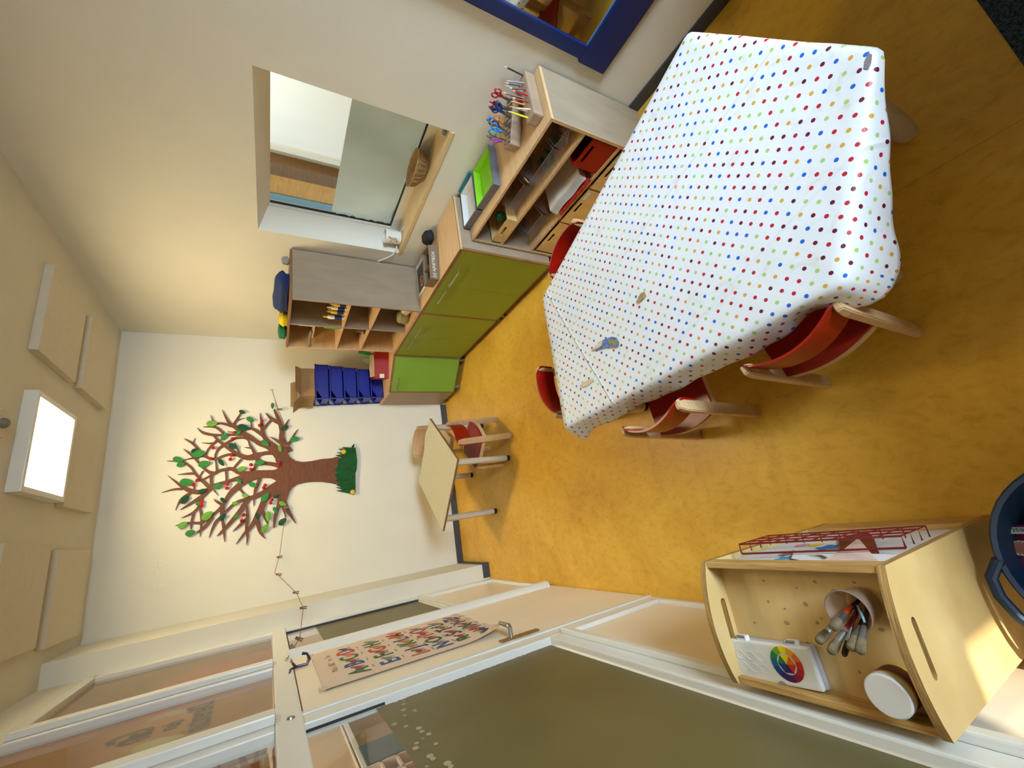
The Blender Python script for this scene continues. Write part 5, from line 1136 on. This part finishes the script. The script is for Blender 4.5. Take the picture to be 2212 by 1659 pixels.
sj(MB().lathe([(.0528, .014), (.0528, .056)], (0, 0, 0), 36)).build('label_band', pm('dark red label print', (96, 28, 34), .5, var=.15, scale=30), jar)
sj(MB().lathe([(.0532, .008), (.0532, .014)], (0, 0, 0), 36)).build('yellow_band', pm('yellow label band', (206, 180, 10), .5), jar)
sj(MB().lathe([(.051, .066), (.054, .067), (.054, .088), (.050, .092), (0, .092)], (0, 0, 0), 36)).build('lid', M_lid, jar)

# ================================================================== BLUE TUB, MAT
BC = Vector((-.315, .205, 0)); tb = thing('rubber_tub', 'blue flexible tub with a loop handle at the near end of the cart', 'tub', BC)
m = MB(); n = 48; prof = [(.0, .004), (.165, .004), (.19, .03), (.215, .17), (.235, .335), (.243, .345), (.238, .352), (.229, .345), (.208, .17), (.182, .04), (.0, .02)]
m.lathe(prof, BC, n); M_tub = pm('petrol blue rubber', (4, 40, 72), .5, var=.06); m.build('body', M_tub, tb)
ha = math.radians(118); hd_ = Vector((math.cos(ha), math.sin(ha), 0)); hs = Vector((-hd_.y, hd_.x, 0))
m = MB(); m.tube([BC+hd_*(.228-.02)+hs*.115+Vector((0, 0, .345)), BC+hd_*.252+hs*.09+Vector((0, 0, .350)), BC+hd_*.272+hs*.05+Vector((0, 0, .355)), BC+hd_*.278+Vector((0, 0, .357)), BC+hd_*.272-hs*.05+Vector((0, 0, .355)), BC+hd_*.252-hs*.09+Vector((0, 0, .350)), BC+hd_*(.228-.02)-hs*.115+Vector((0, 0, .345))], .013, 10); m.build('handle', M_tub, tb)
t = thing('snack_bag', 'purple packet with a sun emblem and white word panel inside the blue tub', 'packet', (-.2, .25, .2))
tc = on(2202, 1180, 2, .25); Xd = Vector((0, -1, 0)); up_ = Vector((-.95, 0, .30)).normalized()
Xd = Vector((.0, -1, 0)); nrm = Vector((.30, 0, .95)).normalized(); up_ = nrm.cross(Xd); 
cc = Vector((tc.x, tc.y, .25))
MB().obox(cc-nrm*.004+Xd*.02, Xd, up_, nrm, .065, .055, .003, 0, .002).build('bag', pm('purple packet', (110, 20, 84), .4), t)
e1 = MB().add([cc-up_*.022+Xd*(.030+.038*math.cos(a))+up_*(.016*math.sin(a)) for a in [2*PI*i/24 for i in range(24)]], [tuple(range(24))]); 
# word panel towards the right wall side, emblem beneath it
def plane_at(px, py, z): v = on(px, py, 2, z); return v
wx = (on(2212, 1146, 2, .26)-on(2182, 1146, 2, .26)); 
ux = -wx.normalized(); uy = nrm.cross(ux).normalized()
pw = on(2200, 1146, 2, .262); pe = on(2206, 1184, 2, .262)
MB().obox(pw, ux, uy, nrm, .024, .0085, .0006, 0, .0004).build('word_panel', pm('pale green white panel', (180, 196, 190), .5), t)
MB().text('est', pw+nrm*.001, ux, uy, .019).build('word', pm('dark violet ink', (44, 24, 84), .5), t)
m = MB(); m.add([pe+ux*(.026*math.cos(a)*(1 if i % 2 else .92))+uy*(.020*math.sin(a)*(1 if i % 2 else .92)) for i, a in enumerate([2*PI*i/36 for i in range(36)])], [tuple(range(36))]); m.build('emblem_disc', pm('pale green white panel', (180, 196, 190), .5), t)
m = MB(); m.add([pe+nrm*.001+ux*(.024*math.cos(a)*(1 if i % 2 else .72))+uy*(.0185*math.sin(a)*(1 if i % 2 else .72)) for i, a in enumerate([2*PI*i/34 for i in range(34)])], [tuple(range(34))]); m.build('sun_emblem', pm('dusty rose print', (150, 100, 92), .5), t)
mt = pm('dark speckled mat', (40, 54, 70), .9, var=1.6, scale=150, detail=1)
t = tag(MB().box((.45, -.355, 0), (1.6, -.02, .008), 0, .003).build('floor_mat', mt), 'dark blue speckled floor mat at the near edge of the room', 'mat')
t.rotation_euler = (0, 0, 0)

# ================================================================== BEYOND THE PARTITION
XC = -1.62
tag(box((XC-.04, 4.05, 1.0), (XC, 4.42, 1.345), .004).build('notice_board', pm('blue grey board', (88, 104, 112), .8)), 'blue grey board seen through the clear top strip of the partition', 'board')
t = thing('shelf_rack', 'white shelf rack with boxes seen through the clear top strip of the partition', 'shelf', (XC, 3.85, 0))
m = MB()
for y in (3.62, 3.80, 4.0): m.box((XC-.25, y, 0), (XC+.0, y+.02, 1.40))
for z in (.9, 1.12, 1.24, 1.38): m.box((XC-.25, 3.62, z), (XC, 4.02, z+.016))
m.build('frame', pm('off white board', (206, 190, 172), .5), t)
struct('wall_corridor_mid', box((XC-.35, 4.02, 0), (XC-.27, 5.5, 3.2)), M_cor)
struct('wall_corridor_mid_2', box((XC-.06, 4.0, 1.345), (XC-.04, 5.5, 3.2)), M_cor)
struct('trim_6', MB().box((XC-.04, 4.02, 1.335), (XC-.01, 5.5, 1.375), 0, .004).box((XC-.04, 4.02, 1.39), (XC-.02, 5.5, 1.40)), M_frame)
blob('plush_toy', (XC-.08, 3.93, 1.45), (.06, .06, .06), 41, pm('mustard plush', (150, 126, 24), .9), 'mustard yellow plush toy on the rack beyond the partition', 'toy')
blob('cream_plush', (XC-.06, 3.80, 1.45), (.05, .05, .05), 42, pm('cream plush', (176, 160, 120), .9), 'cream plush toy beside the mustard one beyond the partition', 'toy')
# window paintings behind the upper panes
M_or = film_mat('orange banner cloth', (176, 128, 78), .35, .8); M_rose = pm('rose brown banner', (168, 104, 72), .8, var=.06)
XP = XL-.042
t = thing('banner', 'orange painted banner with dark lettering behind the middle upper pane', 'banner', (XP, 2.6, 2.0))
box((XP-.004, 2.2, 1.98), (XP, 3.10, 3.0)).build('cloth', M_or, t)
def PP(pts, mat, nm, o, k=1): MB().add([tuple(on(x, y, 0, XP+.0008*k)) for x, y in pts], [tuple(range(len(pts)))]).build(nm, mat, o)
M_ink = pm('dark brown ink', (40, 26, 8), .8)
def bk(x, y): return (260+x/9.217, 1480+y/9.217)
PP([bk(*q) for q in ((210,1340),(215,1280),(420,1170),(800,1050),(1180,980),(1310,990),(1200,1040),(900,1160),(600,1290),(300,1400))], pm('grey white paint', (168, 152, 110), .8), 'painted_shape', t)
PP([bk(*q) for q in ((40,1350),(60,1290),(180,1250),(215,1270),(200,1330),(90,1360))], pm('mustard paint', (166, 134, 30), .8), 'painted_shape', t)
PP([bk(*q) for q in ((500,750),(640,650),(850,560),(1100,500),(1440,480),(1300,540),(1000,620),(750,690))], pm('grey white paint', (168, 152, 110), .8), 'painted_shape', t, 1)
PP([bk(*q) for q in ((560,680),(750,560),(960,500),(900,560),(700,650))], pm('coral paint', (200, 100, 76), .8), 'painted_shape', t, 2)
PP([bk(*q) for q in ((1030,660),(1390,600),(1800,1050),(1740,1060),(1480,840),(1250,760))], M_rose, 'painted_shape', t, 2)
# lettering is on the other side of the cloth for us: mirrored words
def word(txt, a, b, size, o):
    """mirrored word with baseline from pixel a to pixel b"""
    pa, pb_ = on(*a, 0, XP+.003), on(*b, 0, XP+.003); rt = (pb_-pa).normalized(); rt = Vector((0, rt.y, rt.z)); L = (pb_-pa).length
    up = Vector((0, -rt.z, rt.y)) if rt.y > 0 else Vector((0, rt.z, -rt.y)); up = up if up.z > 0 else -up
    m = MB().text(txt, (0, 0, 0), (1, 0, 0), (0, 1, 0), 1, centre=False, bold=.02); xs = [v[0] for v in m.v]; w_ = max(xs)-min(xs); k = L/w_
    m.v = [tuple(pa+rt*(v[0]-min(xs))*k+up*(v[1]*size)) for v in m.v]; m.build('lettering', M_ink, o)
word('Dierentuin', bk(1870, 300), bk(1760, 830), .15, t)
word('den', bk(1290, 660), bk(1110, 850), .11, t)
word('Gin', bk(700, 790), bk(560, 1040), .22, t)
t = thing('banner', 'brown orange banner behind the upper pane nearest the tree wall', 'banner', (XP, 3.7, 2.0))
box((XP-.004, 3.17, 1.98), (XP, 4.33, 3.0)).build('cloth', film_mat('ochre banner cloth', (160, 124, 76), .35, .8), t)
PP([(333,1497),(345,1480),(440,1440),(570,1405),(600,1408),(598,1430),(560,1436),(380,1494)], M_rose, 'painted_shape', t)
t = thing('banner', 'rust orange banner with crown shapes behind the nearest upper pane', 'banner', (XP, 1.5, 2.0))
box((XP-.004, .6, 2.0), (XP, 2.06, 2.995)).build('cloth', film_mat('peach banner cloth', (186, 142, 100), .35, .8), t)
def bk2(x, y): return (440+x/9.217, 1580+y/9.217)
for k, sh_ in enumerate((((700,520),(830,490),(900,640),(980,620),(1040,400),(1100,380),(1110,600),(1120,760),(740,760)), ((1190,760),(1220,500),(1280,420),(1330,760)), ((1360,380),(1410,280),(1420,500),(1560,700),(1600,760),(1380,760)), ((270,650),(330,640),(360,760),(270,760)), ((480,700),(640,690),(700,760),(480,760)))):
    PP([bk2(*q) for q in sh_], pm('rust paint %d' % (k % 2), ((134, 72, 14), (150, 90, 20))[k % 2], .8), 'painted_shape', t, 1)
PP([bk2(*q) for q in ((1110,400),(1240,370),(1250,500),(1130,540))], pm('olive paint', (134, 116, 30), .8), 'painted_shape', t, 2)
